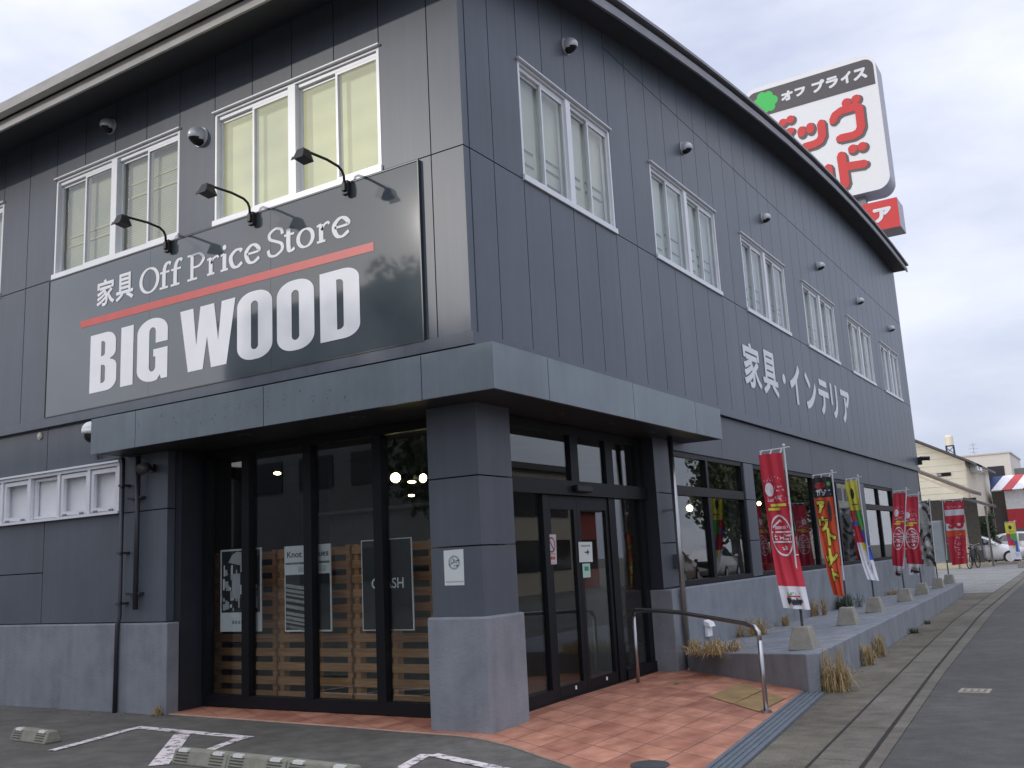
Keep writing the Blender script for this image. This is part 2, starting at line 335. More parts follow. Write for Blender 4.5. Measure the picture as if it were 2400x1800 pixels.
def bold(mb, body, u0, u1, v0, v1, fn, e, mi=0, n=10, step=0.0003, off=0.0):
    """Heavier lettering: the glyph plus a ring of copies moved by e, each on its own hair-thin layer; fn(u, v, d)."""
    ge = text_geo(body, off, 4)
    for k in range(n+1):
        dx, dy = (0, 0) if k == n else (e*math.cos(2*math.pi*k/n), e*math.sin(2*math.pi*k/n))
        fit_geo(mb, ge, u0+e+dx, u1-e+dx, v0+e+dy, v1-e+dy, lambda u, v, k=k: fn(u, v, k*step), mi)
def arc(cx, cy, rx, ry, a0, a1, n=10): return [(cx+rx*math.cos(R(a0+(a1-a0)*i/n)), cy+ry*math.sin(R(a0+(a1-a0)*i/n))) for i in range(n+1)]
def rrect(x0, y0, x1, y1, rx, ry=None, n=8, corners=(1, 1, 1, 1)):
    ry = ry or rx; p = []
    for on, (cx, cy, sx, sy, px, py) in zip(corners, ((x1-rx, y0+ry, -90, 0, x1, y0), (x1-rx, y1-ry, 0, 90, x1, y1), (x0+rx, y1-ry, 90, 180, x0, y1), (x0+rx, y0+ry, 180, 270, x0, y0))):
        p += arc(cx, cy, rx, ry, sx, sy, n) if on else [(px, py)]
    return p
def ribbon(pts, thick, thin, closed=False, sub=6):
    """Pen stroke: Catmull-Rom through pts, wide where it runs vertically, thin where it runs across."""
    P = [Vector(p) for p in pts]; Q = []; n = len(P)
    rng = range(n if closed else n-1)
    for i in rng:
        if closed: a, b, c, d = P[(i-1) % n], P[i], P[(i+1) % n], P[(i+2) % n]
        else: a, b, c, d = P[max(i-1, 0)], P[i], P[i+1], P[min(i+2, n-1)]
        for k in range(sub):
            t = k/sub; Q.append(0.5*((2*b)+(c-a)*t+(2*a-5*b+4*c-d)*t*t+(3*b-a-3*c+d)*t**3))
    if not closed: Q.append(P[-1])
    Lf, Rt = [], []; m = len(Q)
    for i, q in enumerate(Q):
        d = (Q[(i+1) % m]-Q[i-1]) if closed else (Q[min(i+1, m-1)]-Q[max(i-1, 0)])
        if d.length < 1e-9: d = Vector((0, 1))
        d.normalize(); wd = (thin+(thick-thin)*abs(d.y)**1.3)/2; nn = Vector((-d.y, d.x))*wd
        Lf.append(q+nn); Rt.append(q-nn)
    vs = Lf+Rt; fs = [(i, (i+1) % m, m+(i+1) % m, m+i) for i in range(m if closed else m-1)]
    return vs, fs

# ================================================================ GROUND
def gy(line, y):
    for (x0, y0), (x1, y1) in zip(line, line[1:]):
        if y <= y1: break
    return x0+(x1-x0)*(y-y0)/(y1-y0)
L1 = [(3.50, -13), (2.72, -0.46), (2.28, 6.48), (1.99, 11.66), (1.45, 31), (0.9, 48), (-0.5, 90)]
L2 = [(3.86, -13), (3.055, -0.35), (2.746, 4.4), (2.294, 12.58), (1.75, 31), (1.25, 48), (-0.1, 90)]
L3 = [(3.98, -13), (3.15, -0.32), (2.86, 4.4), (2.42, 13.6), (1.90, 31), (1.4, 48), (0.05, 90)]
YS = [-13, -6, -3, -1.5, -0.4, 1, 2.5, 4.4, 6.48, 9, 11.66, 13.6, 18, 24, 31, 40, 48, 70, 90]
def strip(name, la, lb, z, m, y0=-13, y1=90, mb=None):
    b = mb or MB(); ys = sorted({y0, y1} | {y for y in YS if y0 < y < y1})
    fa = (lambda y: gy(la, y)) if isinstance(la, list) else la; fb = (lambda y: gy(lb, y)) if isinstance(lb, list) else lb
    for a, c in zip(ys, ys[1:]): b.poly([(fa(a), a, z), (fb(a), a, z), (fb(c), c, z), (fa(c), c, z)])
    return b if mb else struct(b.build(name, m))
g = MB(); g.poly([(-300, -300, 0), (300, -300, 0), (300, 400, 0), (-300, 400, 0)]); struct(g.build('ground', LOT))
strip('road', L3, lambda y: gy(L3, y)+7.5, 0.004, ROAD)
strip('road_edge', L2, lambda y: gy(L3, y)-0.004, 0.008, GUT)
strip('footpath', lambda y: 2.06-0.05*(y-2.6) if y > 2.6 else 2.36-0.085*(y+0.6), lambda y: gy(L1, y), 0.006, CONC, -6, 20)
strip('driveway', lambda y: -7.0, lambda y: gy(L1, y), 0.005, DRIVE, 20, 90)
# gutter of separate concrete lids with open joints
gm = MB(); y = -8.0
while y < 48:
    y2 = y+0.6 if y < 12 else y+2.4
    a0, a1, b0, b1 = gy(L1, y)+0.022, gy(L2, y)-0.022, gy(L1, y2)+0.022, gy(L2, y2)-0.022
    jz = 0.012+random.uniform(-0.002, 0.002)
    gm.hexa([(a0, y+0.006, -0.04), (a1, y+0.006, -0.04), (b1, y2-0.006, -0.04), (b0, y2-0.006, -0.04)], [(a0, y+0.006, jz), (a1, y+0.006, jz), (b1, y2-0.006, jz), (b0, y2-0.006, jz)])
    y = y2
struct(gm.build('gutter', GUT, bevel=0.004, seg=1))
gs = strip('x', L1, lambda y: gy(L1, y)+0.024, 0.009, JOINT, -8, 60, MB()); strip('x', lambda y: gy(L2, y)-0.024, lambda y: gy(L2, y)+0.008, 0.0095, JOINT, -8, 60, gs)
struct(gs.build('gutter_joint', JOINT))
# tile paving in front of the doors
def tz(x, y): return 0.012 + max(0.0, min(1.0, (1.9-x)/2.1))*0.026*max(0, min(1, (y-0.3)/0.8))
edge = [(-4.13, 0.012), (-2.96, -0.025), (-1.56, -0.082), (-0.88, -0.125), (-0.48, -0.14), (-0.2, -0.15), (0.066, -0.215), (0.46, -0.39), (0.83, -0.62), (1.2, -0.85), (1.7, -1.2), (2.3, -1.62)]
def ey(x):
    for (x0, y0), (x1, y1) in zip(edge, edge[1:]):
        if x <= x1: return y0+(y1-y0)*(x-x0)/(x1-x0)
    return edge[-1][1]
tm = MB(); xs = [-4.13, -3.5, -2.96, -2.2, -1.56, -0.88, -0.55, -0.25, 0.066, 0.25, 0.46, 0.65, 0.83, 1.0, 1.2, 1.45, 1.7, 1.9, 2.0, 2.1, 2.2, 2.3]
for a, b in zip(xs, xs[1:]):
    def yt(x): return 0.46 if x < -0.3 else (4.05 if x < 0.1 else min(4.05, 4.05-(x-0.1)*0.71))
    def xr(y): return 2.14-0.094*(y+0.65)
    for k in range(8):
        q = []
        for x, t in ((a, k/8), (b, k/8), (b, (k+1)/8), (a, (k+1)/8)):
            top = 0.46 if (a+b)/2 < -0.25 else (4.05-max(0, x-0.1)*0.71)
            yy = ey(x)+(top-ey(x))*t; xx = min(x, xr(yy)) ; q.append((xx, yy, tz(xx, yy)))
        if abs(q[0][0]-q[1][0]) > 1e-4 or abs(q[2][0]-q[3][0]) > 1e-4: tm.poly(q)
tp = struct(tm.build('tile_paving', TILE))
em = MB()                                                      # raised pale mortar edge of the paving
em.tube([(x, y-0.012, 0.004) for x, y in edge], 0.011, 6); struct(em.build('paving_edge', mat('pale mortar edge', (0.42, 0.27, 0.2), 0.8, var=0.2)))
yt_ = MB()                                                     # two mossy ochre tiles
OCH = mat('mossy ochre tile', (0.30, 0.20, 0.085), 0.75, var=0.3, scale=5)
def ochre(p): return [(x, y, tz(x, y)+0.006) for x, y in p]
yt_.poly(ochre([(1.09, 2.15), (1.45, 1.79), (1.45, 2.66), (1.09, 3.08)])); yt_.poly(ochre([(1.462, 1.78), (1.80, 1.46), (1.80, 2.24), (1.462, 2.64)]))
struct(yt_.build('paving_patch', OCH))
# drain channel grating beside the paving
dm = MB()
def dl(y, o): return 2.14-0.094*(y+0.65)+o
for o0, o1, z in ((0, 0.03, 0.022), (0.05, 0.075, 0.018), (0.095, 0.12, 0.018), (0.14, 0.165, 0.018), (0.19, 0.22, 0.022)):
    dm.hexa([(dl(-3, o0), -3, 0.0), (dl(-3, o1), -3, 0.0), (dl(2.66, o1), 2.66, 0.0), (dl(2.66, o0), 2.66, 0.0)], [(dl(-3, o0), -3, z), (dl(-3, o1), -3, z), (dl(2.66, o1), 2.66, z), (dl(2.66, o0), 2.66, z)])
dm.hexa([(dl(-3, 0), -3, 0.0), (dl(-3, 0.22), -3, 0.0), (dl(2.66, 0.22), 2.66, 0.0), (dl(2.66, 0), 2.66, 0.0)], [(dl(-3, 0.001), -3, 0.010), (dl(-3, 0.219), -3, 0.010), (dl(2.655, 0.219), 2.655, 0.010), (dl(2.655, 0.001), 2.655, 0.010)])
tag(dm.build('drain_channel', GRATE), 'long grey ribbed drain channel along the edge of the terracotta tiles', 'drain')
# painted marks of the parking bays
pm = MB()
def line(mb, p, q, wd, z=0.005):
    a, b = Vector(p), Vector(q); d = (b-a).normalized(); n = Vector((-d.y, d.x))*wd/2
    mb.poly([(*(a+n), z), (*(b+n), z), (*(b-n), z), (*(a-n), z)])
line(pm, (-3.66, -0.67), (-2.0, -0.755), 0.11); line(pm, (-3.60, -0.73), (-3.33, -1.75), 0.1, 0.0065); line(pm, (-2.82, -0.80), (-1.8, -1.85), 0.15, 0.006); line(pm, (-2.06, -0.81), (-1.90, -1.3), 0.1, 0.0055)
line(pm, (0.0, -0.86), (0.18, -1.5), 0.1); line(pm, (0.06, -0.86), (0.95, -1.15), 0.1, 0.006)
struct(pm.build('parking_marking', PAINT))

# ================================================================ SHOP BUILDING
bld = thing('shop_building', 'two storey dark grey corner shop clad in panels with sloping eaves', 'building', (-6, 10, 0))
BX, BY = -14.0, 22.56
EV = lambda y: G+4.10-0.0054*(19.5-y)**2   # soffit of the gently vaulted roof along the street wall
sA = [0.0, -0.375-0.0]                      # seams of the front wall
aS = lambda k: -(0.375+0.6*(k-1))
bS = {0: 0.0, 1: 0.512, 2: 1.067, 3: 1.587, 4: 2.115, 5: 2.646, 6: 3.196, 7: 3.80, 8: 4.404, 9: 5.003, 10: 5.604, 11: 6.219, 12: 6.835, 13: 7.438, 14: 8.041, 15: 8.65, 16: 9.265, 17: 9.876, 18: 10.487,
      19: 11.10, 20: 11.711, 21: 12.33, 22: 12.947, 23: 13.565, 24: 14.183, 25: 14.796, 26: 15.408, 27: 16.016, 28: 16.624, 29: 17.232, 30: 17.84, 31: 18.44, 32: 19.039, 33: 19.62, 34: 20.20, 35: 20.79, 36: 21.37, 37: 21.97, 38: 22.56}
gp = 0.006; T = 0.10
wm = MB()
def slabA(x0, x1, z0, z1, y=0.0, t=T, mi=0, g=gp, z1b=None):       # x0 < x1 ; z1b = top at x1
    z1b = z1 if z1b is None else z1b
    p = [(x0+g, y, G+z0+g), (x1-g, y, G+z0+g), (x1-g, y, G+z1b-g), (x0+g, y, G+z1-g)]
    wm.prism(p, (0, t, 0), mi)
def slabB(y0, y1, z0, z1, x=0.0, t=T, mi=0, g=gp, z1b=None):
    z1b = z1 if z1b is None else z1b
    p = [(x, y0+g, G+z0+g), (x, y1-g, G+z0+g), (x, y1-g, G+z1b-g), (x, y0+g, G+z1-g)]
    wm.prism(p, (-t, 0, 0), mi)
# upper storey, front (y = 0)
WT = 1.33                                  # top of the upper windows
winA = [(6, 2), (11, 7), (17, 13)]
kk = list(range(1, 24))
slabA(aS(1), 0.0, -1.78, 0, g=gp); slabA(aS(1), 0.0, 0, 2.09)
for k in kk:
    x0, x1 = aS(k+1), aS(k)
    if x1 < BX: break
    inw = any(b <= k < a for a, b in winA)
    slabA(x0, x1, -1.78, 0)
    slabA(x0, x1, WT if inw else 0, 2.09)
# upper storey, street side (x = 0)
winB = [(2, 6), (8, 12), (14, 18), (20, 24), (26, 30), (32, 36)]
for k in range(38):
    y0, y1 = bS[k], bS[k+1]
    if k == 0: y0 = T
    inw = any(a <= k < b for a, b in winB)
    slabB(y0, y1, -1.78, 0)
    e0, e1 = EV(y0)-G+0.03, EV(y1)-G+0.03
    lo = WT if inw else 0
    if k < 6: slabB(y0, y1, lo, e0, z1b=e1)
    else: slabB(y0, y1, lo, 2.45); slabB(y0, y1, 2.45, e0, z1b=e1)
# lower storey, front
LB = -1.9
for x0, x1, z0, z1 in [(-4.92, -4.13, -3.05, LB), (-6.41, -4.92, -2.47, LB), (-6.41, -4.13, -4.26, -3.05), (-9.4, -6.41, -2.47, LB), (-9.4, -6.41, -3.66, -3.05), (-9.4, -6.41, -4.26, -3.66), (-14, -9.4, -3.05, LB), (-14, -9.4, -4.26, -3.05)]:
    slabA(x0, x1, z0, z1, y=0.03, mi=1)
# corner pillar
for z0, z1 in ((-4.26, -3.66), (-3.66, -3.058), (-3.058, LB)):
    wm.box(-0.54, 0.0, 0.0, 0.55, G+z0+gp, G+z1-gp, 1)
# lower storey, street side: piers and lintels
for y0, y1, z0, z1 in [(3.85, 4.40, -4.22, -3.69), (3.85, 4.40, -3.69, -3.085), (3.85, 4.40, -3.085, LB), (7.17, 7.62, -4.22, -3.69), (7.17, 7.62, -3.69, -3.085), (7.17, 7.62, -3.085, -2.53),
                       (4.40, 6.3, -2.53, LB), (6.3, 8.7, -2.53, LB), (8.7, 11.1, -2.53, LB), (11.1, 13.5, -2.53, LB), (13.5, 15.9, -2.53, LB), (15.9, 18.4, -2.53, LB), (14.55, 15.25, -4.22, -2.53),
                       (18.4, 20.5, -4.22, LB), (20.5, 22.56, -4.22, LB)]:
    slabB(y0, y1, z0, z1, x=-0.03, t=0.3, mi=1)
wm.box(-2.0, -0.03, BY-0.12, BY-0.002, 0.0, EV(BY)+0.2, 0); wm.box(BX, -2.0, BY-0.12, BY-0.002, 0.0, EV(BY)+0.2, 0)
wm.box(BX, BX+0.1, 0.1, BY-0.12, 0.0, G+2.3, 0)
wm.build('wall', [WALL, WALLD], bld)
# belt trim at the bottom of the upper cladding
bm_ = MB(); bm_.box(BX, 0.035, -0.035, -0.001, G-1.9, G-1.785); bm_.box(0.001, 0.035, 0.0, BY, G-1.9, G-1.785)
bm_.box(BX, -0.001, 0.0, 0.0295, G-1.905, G-1.895); bm_.build('belt_trim', WALL, bld)
# plinth
pl = MB(); pl.box(BX, -4.02, -0.05, 0.12, -0.05, G-4.265); 
pl.build('plinth', PLINTH, bld, bevel=0.015); 
pl = MB(); pl.box(-0.57, 0.055, -0.055, 0.56, -0.05, G-4.255); pl.build('plinth', PLINTH, bld, bevel=0.018)
pl = MB(); pl.box(-0.3, 0.085, 3.82, BY, -0.05, G-4.235); pl.build('plinth', PLINTH, bld, bevel=0.012)
# recess walls beside the shopfront
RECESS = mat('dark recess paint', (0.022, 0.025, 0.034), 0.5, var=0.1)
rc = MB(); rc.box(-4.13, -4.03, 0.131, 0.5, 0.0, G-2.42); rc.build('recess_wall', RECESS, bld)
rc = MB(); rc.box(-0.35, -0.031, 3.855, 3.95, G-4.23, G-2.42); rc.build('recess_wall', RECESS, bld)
# ---- roof, eaves
rf = MB(); x1 = 0.42
VY = [-0.70, 0.4, 1.5, 2.8, 4.2, 5.6, 7.0, 8.6, 10.2, 12.0, 14.0, 16.0, 18.0, 20.0, 21.5, BY+.02]
def vault(mb, x0, x1, d0, d1, mi=0, ys=VY):
    b = len(mb.v); n = len(ys)
    for y in ys: mb.v += [(x0, y, EV(y)+d0), (x1, y, EV(y)+d0), (x1, y, EV(y)+d1), (x0, y, EV(y)+d1)]
    for k in range(n-1):
        for q in range(4): mb.f.append((b+4*k+q, b+4*k+(q+1) % 4, b+4*k+4+(q+1) % 4, b+4*k+4+q)); mb.m.append(mi)
    mb.f += [(b, b+3, b+2, b+1), (b+4*n-4, b+4*n-3, b+4*n-2, b+4*n-1)]; mb.m += [mi, mi]
vault(rf, BX-.4, 0.36, 0.085, 0.12)
rf.build('roof', ROOF, bld)
sf = MB()
sf.poly([(BX-.4, 0.02, G+2.06), (0.36, 0.02, G+2.06), (0.36, -0.645, G+1.842), (BX-.4, -0.645, G+1.842)])
vault(sf, -0.05, 0.36, 0.0, 0.02, 0, [0.05]+VY[1:])
sf.build('soffit', SOFFIT, bld)
fa = MB(); fa.box(BX-.4, 0.40, -0.67, -0.64, G+1.83, G+1.95); fa.box(BX-.4, 0.40, -0.635, -0.61, G+1.9505, G+1.99, 1); fa.build('fascia', [FASCIA, SOFFIT], bld)
gt = MB(); gt.prism([(BX-.4, -0.70, G+1.955), (BX-.4, -0.80, G+1.955), (BX-.4, -0.825, G+2.06), (BX-.4, -0.70, G+2.06)], (0.82-BX, 0, 0)); gt.build('gutter_trough', FASCIA, bld)
fb = MB()
vault(fb, 0.362, 0.395, -0.06, 0.055, 0, [0.0]+VY[1:]); vault(fb, 0.325, 0.35, 0.056, 0.115, 1, [0.0]+VY[1:]); vault(fb, 0.30, 0.44, 0.121, 0.165, 0, [0.0]+VY[1:])
fb.build('fascia', [FASCG, SOFFIT], bld)

# ---- upper sliding windows
def upper_window(P, w, h, blind, strips, strip_mat):
    """P(u, d, v) -> world; u along the wall 0..w, d outwards, v up 0..h.  Two pairs of sliding sashes with a broad centre post."""
    def bx(mb, u0, u1, d0, d1, v0, v1, mi=0):
        c = [P(u, d, v) for v in (v0, v1) for d in (d0, d1) for u in (u0, u1)]
        mb.add(c, [(0, 2, 3, 1), (4, 5, 7, 6), (0, 1, 5, 4), (2, 6, 7, 3), (0, 4, 6, 2), (1, 3, 7, 5)], mi)
    win = MB(); bx(win, 0.0, w, -0.13, -0.125, 0.0, h); wo = win.build('window', blind, bld)     # the blind hung behind the panes
    f = MB(); e = 0.035
    bx(f, 0, e, -0.10, 0.02, 0.06, h-0.03); bx(f, w-e, w, -0.10, 0.02, 0.06, h-0.03); bx(f, w/2-0.055, w/2+0.055, -0.10, 0.028, 0.062, h-0.032)
    bx(f, 0, w, -0.10, 0.015, h-0.03, h); bx(f, e, w/2-0.055, -0.1, -0.01, h-0.075, h-0.031); bx(f, w/2+0.055, w-e, -0.1, -0.01, h-0.075, h-0.031)
    bx(f, -0.02, w+0.02, -0.002, 0.055, h+0.002, h+0.022)
    f.build('frame', ALU, wo, bevel=0.003, seg=1)
    s = MB(); bx(s, -0.015, w+0.015, -0.11, 0.045, -0.01, 0.058); s.build('sill', ALU, wo, bevel=0.004, seg=1)
    for h0, h1 in ((e, w/2-0.055), (w/2+0.055, w-e)):
        mid = (h0+h1)/2
        for i, (a, b) in enumerate(((h0, mid+0.02), (mid-0.02, h1))):
            d = -0.07 if i == 0 else -0.035
            q = MB(); st = 0.028
            bx(q, a, a+st, d, d+0.025, 0.058, h-0.075); bx(q, b-st, b, d, d+0.025, 0.058, h-0.075)
            bx(q, a+st, b-st, d, d+0.025, 0.058, 0.10); bx(q, a+st, b-st, d, d+0.025, h-0.105, h-0.075)
            q.build('sash', ALU, wo)
            p = MB(); bx(p, a+st, b-st, d+0.009, d+0.014, 0.10, h-0.105); p.build('pane', GLASSU, wo)
    if strips:
        q = MB()
        for v0, ua, ub in strips: bx(q, ua, ub, -0.121, -0.115, v0, v0+0.022)
        q.build('blind_overlay', strip_mat, wo)
    return wo
def blind_mat(name, rgb, pitch=0.03, amt=0.12):
    m, t, b = node_mat(name)
    co = t.nodes.new('ShaderNodeTexCoord'); wv = t.nodes.new('ShaderNodeTexWave'); wv.bands_direction = 'Z'; wv.inputs['Scale'].default_value = 0.314/pitch; wv.inputs['Distortion'].default_value = 0.3
    n = t.nodes.new('ShaderNodeTexNoise'); n.inputs['Scale'].default_value = 1.1; n.inputs['Detail'].default_value = 3
    r = t.nodes.new('ShaderNodeValToRGB'); r.color_ramp.elements[0].color = (*[c*(1-amt) for c in rgb], 1); r.color_ramp.elements[1].color = (*[c*(1+amt) for c in rgb], 1)
    r2 = t.nodes.new('ShaderNodeValToRGB'); r2.color_ramp.elements[0].position = 0.3; r2.color_ramp.elements[0].color = (0.72, 0.76, 0.8, 1); r2.color_ramp.elements[1].position = 0.65; r2.color_ramp.elements[1].color = (1.1, 1.08, 1.0, 1)
    mxn = t.nodes.new('ShaderNodeMixRGB'); mxn.blend_type = 'MULTIPLY'; mxn.inputs[0].default_value = 0.8
    t.links.new(co.outputs['Object'], wv.inputs['Vector']); t.links.new(co.outputs['Object'], n.inputs['Vector']); t.links.new(wv.outputs['Fac'], r.inputs[0]); t.links.new(n.outputs['Fac'], r2.inputs[0])
    t.links.new(r.outputs[0], mxn.inputs[1]); t.links.new(r2.outputs[0], mxn.inputs[2]); t.links.new(mxn.outputs[0], b.inputs['Base Color']); b.inputs['Roughness'].default_value = 0.8
    return m
BL_Y = blind_mat('yellow roller blind with added glow', (0.84, 0.81, 0.52), 0.3, 0.04); BL_Y.node_tree.nodes['Principled BSDF'].inputs['Emission Color'].default_value = (0.95, 0.91, 0.64, 1); BL_Y.node_tree.nodes['Principled BSDF'].inputs['Emission Strength'].default_value = 0.2; BL_G = blind_mat('grey green slat blind', (0.64, 0.63, 0.50), 0.03, 0.14); BL_B = blind_mat('pale slat blind', (0.62, 0.67, 0.62), 0.028, 0.1)  # BL_Y glows by added emission, standing in for room lamps behind it
BL_B2 = blind_mat('slightly yellowed slat blind', (0.64, 0.65, 0.56), 0.028, 0.1); BL_B3 = blind_mat('dim grey slat blind', (0.50, 0.55, 0.53), 0.028, 0.14)
DK = mat('dark blind line', (0.10, 0.11, 0.10), 0.8, var=0.1); YL = mat('painted yellow tube light', (0.75, 0.75, 0.45), 0.8, var=0.05)  # YL paints the room's lit tubes as yellow strips; DK draws dark lines
for (ka, kb), bm2, sl_, sm_ in zip(winA, (BL_Y, BL_G, BL_G), (None, [(0.55, 0.1, 1.1), (0.43, 0.1, 1.1), (0.95, 1.35, 2.3), (0.78, 1.35, 2.3)], None), (YL, YL, YL)):
    xw = aS(ka); upper_window(lambda u, d, v, xw=xw: (xw+u, 0.02-d, G+v), aS(kb)-aS(ka), WT, bm2, sl_, sm_)
for i, (ka, kb) in enumerate(winB):
    yw = bS[ka]; ww = bS[kb]-yw; r_ = random.Random(i+3); sl_ = []
    for q in range(4):
        for z in (0.19, 0.36, 0.53): sl_.append((z+r_.uniform(-0.05, 0.05)-0.07*(q == 0), q*ww/4+0.07, (q+1)*ww/4-0.07+0.02*(q % 2)))
    upper_window(lambda u, d, v, yw=yw: (-0.02+d, yw+u, G+v), ww, WT, (BL_B2, BL_B, BL_B3, BL_B, BL_B2, BL_B)[i], sl_, DK)
# low strip window with five white lights
sw = MB(); X0, X1, Z0, Z1 = -9.28, -4.92, G-3.05, G-2.47
sw.box(X0, X1, 0.10, 0.11, Z0, Z1); swo = sw.build('window', mat('frosted white glass', (0.9, 0.9, 0.9), 0.25, var=0.03, scale=2), bld)
f = MB(); f.box(X0, X1, -0.02, 0.099, Z1-0.035, Z1); f.box(X0, X1, -0.03, 0.099, Z0, Z0+0.03); f.box(X0-0.02, X1+0.02, -0.05, 0.02, Z1+0.002, Z1+0.025)
for x in (-4.94, -5.49, -6.08, -6.685, -7.28, -7.9, -8.5, -9.1): f.box(x-0.03, x+0.02, -0.015, 0.099, Z0+0.031, Z1-0.036)
f.build('frame', ALU, swo)
for a, b, opening in ((-5.46, -4.97, 1), (-6.05, -5.52, 1), (-6.655, -6.11, 0), (-7.25, -6.715, 1), (-7.87, -7.31, 1), (-8.47, -7.93, 0)):
    q = MB(); t = 0.045 if opening else 0.03; y0 = 0.0 if opening else 0.04
    q.box(a, a+t, y0, y0+0.04, Z0+0.045, Z1-0.05); q.box(b-t, b, y0, y0+0.04, Z0+0.045, Z1-0.05); q.box(a+t, b-t, y0, y0+0.04, Z0+0.045, Z0+0.045+t); q.box(a+t, b-t, y0, y0+0.04, Z1-0.05-t, Z1-0.05)
    if opening:
        for hx in (a+0.07, b-0.13): q.box(hx, hx+0.06, -0.02, 0.0, Z0+0.035, Z0+0.06, 1)
    q.build('sash', [ALU, mat('grey latch', (0.25, 0.25, 0.26), 0.4, 0.6)], swo)
# ground floor street windows: black frames, glass
def gwin(y0, y1, mull, transom):
    z0, z1 = G-4.225, G-2.53; f = MB(); xo, xi = -0.05, -0.14
    f.box(xi, xo, y0, y0+0.06, z0+0.061, z1-0.061); f.box(xi, xo, y1-0.06, y1, z0+0.061, z1-0.061); f.box(xi, xo+0.015, y0, y1, z0, z0+0.06); f.box(xi, xo, y0, y1, z1-0.06, z1)
    for m in mull: f.box(xi, xo, m-0.05, m+0.05, z0+0.061, (transom-0.071) if transom else (z1-0.061))
    if transom:
        f.box(xi, xo+0.01, y0+0.061, y1-0.061, transom-0.07, transom+0.05)
        for m in mull: f.box(xi, xo, m-0.04, m+0.04, transom+0.051, z1-0.061)
    fo = f.build('window', BLK, bld)
    lim = [y0+0.06]+[c for m in mull for c in (m-0.05, m+0.05)]+[y1-0.06]
    for a, b in zip(lim[::2], lim[1::2]):
        p = MB(); p.box(-0.098, -0.092, a, b, z0+0.06, (transom-0.07) if transom else (z1-0.06)); p.build('pane', GLASS, fo)
        if transom: p = MB(); p.box(-0.098, -0.092, a, b, transom+0.05, z1-0.06); p.build('pane', GLASS, fo)
gwin(4.40, 7.17, [5.68], G-3.02); gwin(7.62, 14.55, [9.33, 11.1, 12.85], None); gwin(15.25, 18.4, [16.8], G-3.02)
# front shopfront glazing (recessed, y = .45)
f = MB(); fy0, fy1 = 0.44, 0.52; zb, ztp = 0.025, G-2.42
f.box(-4.03, -0.54, fy0-0.012, fy1, zb, zb+0.12); f.box(-4.12, -4.03, fy0+0.061, fy1, zb, ztp); f.box(-4.03, -0.54, fy0, fy1, ztp-0.09, ztp)
for x in (-4.0, -3.35, -2.435, -1.497, -0.565): f.box(x-0.055, x+0.055, fy0-0.02, fy1, zb+0.121, ztp-0.091)
f.box(-0.56, -0.54, fy0, 0.56, zb, ztp)
sfo = f.build('shopfront', BLK, bld)
for a, b in ((-3.945, -3.405), (-3.295, -2.49), (-2.38, -1.552), (-1.442, -0.62)):
    p = MB(); p.box(a, b, 0.477, 0.483, zb+0.12, ztp-0.09); p.build('pane', GLASS, sfo)
# street doors (x = -.2)
f = MB(); dx0, dx1 = -0.26, -0.19; zd = 0.045
f.box(dx0, dx1+0.02, 0.55, 1.40, zd, zd+0.11); f.box(dx0, dx1+0.02, 3.03, 3.85, zd, zd+0.11); f.box(dx0, dx1+0.03, 0.55, 3.85, zd-0.04, zd-0.001)
f.box(dx0, dx1+0.04, 0.55, 3.85, G-3.165, G-3.015); f.box(dx0, dx1, 0.55, 3.85, ztp-0.1, ztp)
for a, b in ((0.55, 0.60), (1.40, 1.50), (2.87, 3.03), (3.70, 3.85)): f.box(dx0-0.02, dx1, a, b, zd+0.111 if a in (0.55, 3.70) else zd, G-3.166)
for a, b in ((0.55, 0.60), (2.04, 2.21), (2.87, 3.05), (3.70, 3.85)): f.box(dx0, dx1, a, b, G-3.014, ztp-0.101)
do = f.build('entrance_doors', BLK, bld)
s = MB(); s.box(-0.15, -0.09, 1.98, 2.32, G-3.13, G-3.06); s.build('door_sensor', BLK2, do, bevel=0.012)
for a, b, z0, z1 in ((0.60, 1.40, zd+0.11, G-3.165), (3.03, 3.70, zd+0.11, G-3.165), (0.60, 2.04, G-3.015, ztp-0.1), (2.21, 2.87, G-3.015, ztp-0.1), (3.05, 3.70, G-3.015, ztp-0.1)):
    p = MB(); p.box(-0.228, -0.222, a, b, z0, z1); p.build('pane', GLASS, do)
for a, b in ((1.50, 2.13), (2.135, 2.87)):
    q = MB(); q.box(-0.25, -0.205, a, a+0.07, zd, G-3.17); q.box(-0.25, -0.205, b-0.07, b, zd, G-3.17); q.box(-0.25, -0.204, a+0.07, b-0.07, zd, zd+0.11); q.box(-0.25, -0.204, a+0.07, b-0.07, G-3.31, G-3.17)
    q.box(-0.204, -0.2, (a+b)/2+0.05, (a+b)/2+0.08, zd+0.05, zd+0.085, 1)
    q.build('door_leaf', [BLK, WHITEP], do); p = MB(); p.box(-0.231, -0.225, a+0.07, b-0.07, zd+0.11, G-3.31); p.build('pane', GLASS, do)
# corner canopy
CZ0, CZ1 = G-2.42, G-2.03; cy_, cx_ = -0.45, 0.50
cm = MB(); A_s = [-4.83, -4.065, -2.144, -0.238, cx_]; B_s = [cy_, 0.448, 2.24, 3.99, 4.86]
for a, b in zip(A_s, A_s[1:]):
    e0 = 0.0 if a == A_s[0] else 0.005; e1 = 0.0 if b == cx_ else 0.005
    cm.box(a+e0, b-e1, cy_, cy_+0.03, CZ0, CZ1)
for a, b in zip(B_s, B_s[1:]):
    e0 = 0.03 if a == cy_ else 0.005; e1 = 0.0 if b == B_s[-1] else 0.005
    cm.box(cx_-0.03, cx_, a+e0, b-e1, CZ0, CZ1)
cm.box(-4.83, -4.80, cy_+0.03, 0.029, CZ0, CZ1); cm.box(-0.03, cx_-0.03, 4.83, 4.86, CZ0, CZ1)
co_ = cm.build('canopy', CANOPY, bld)
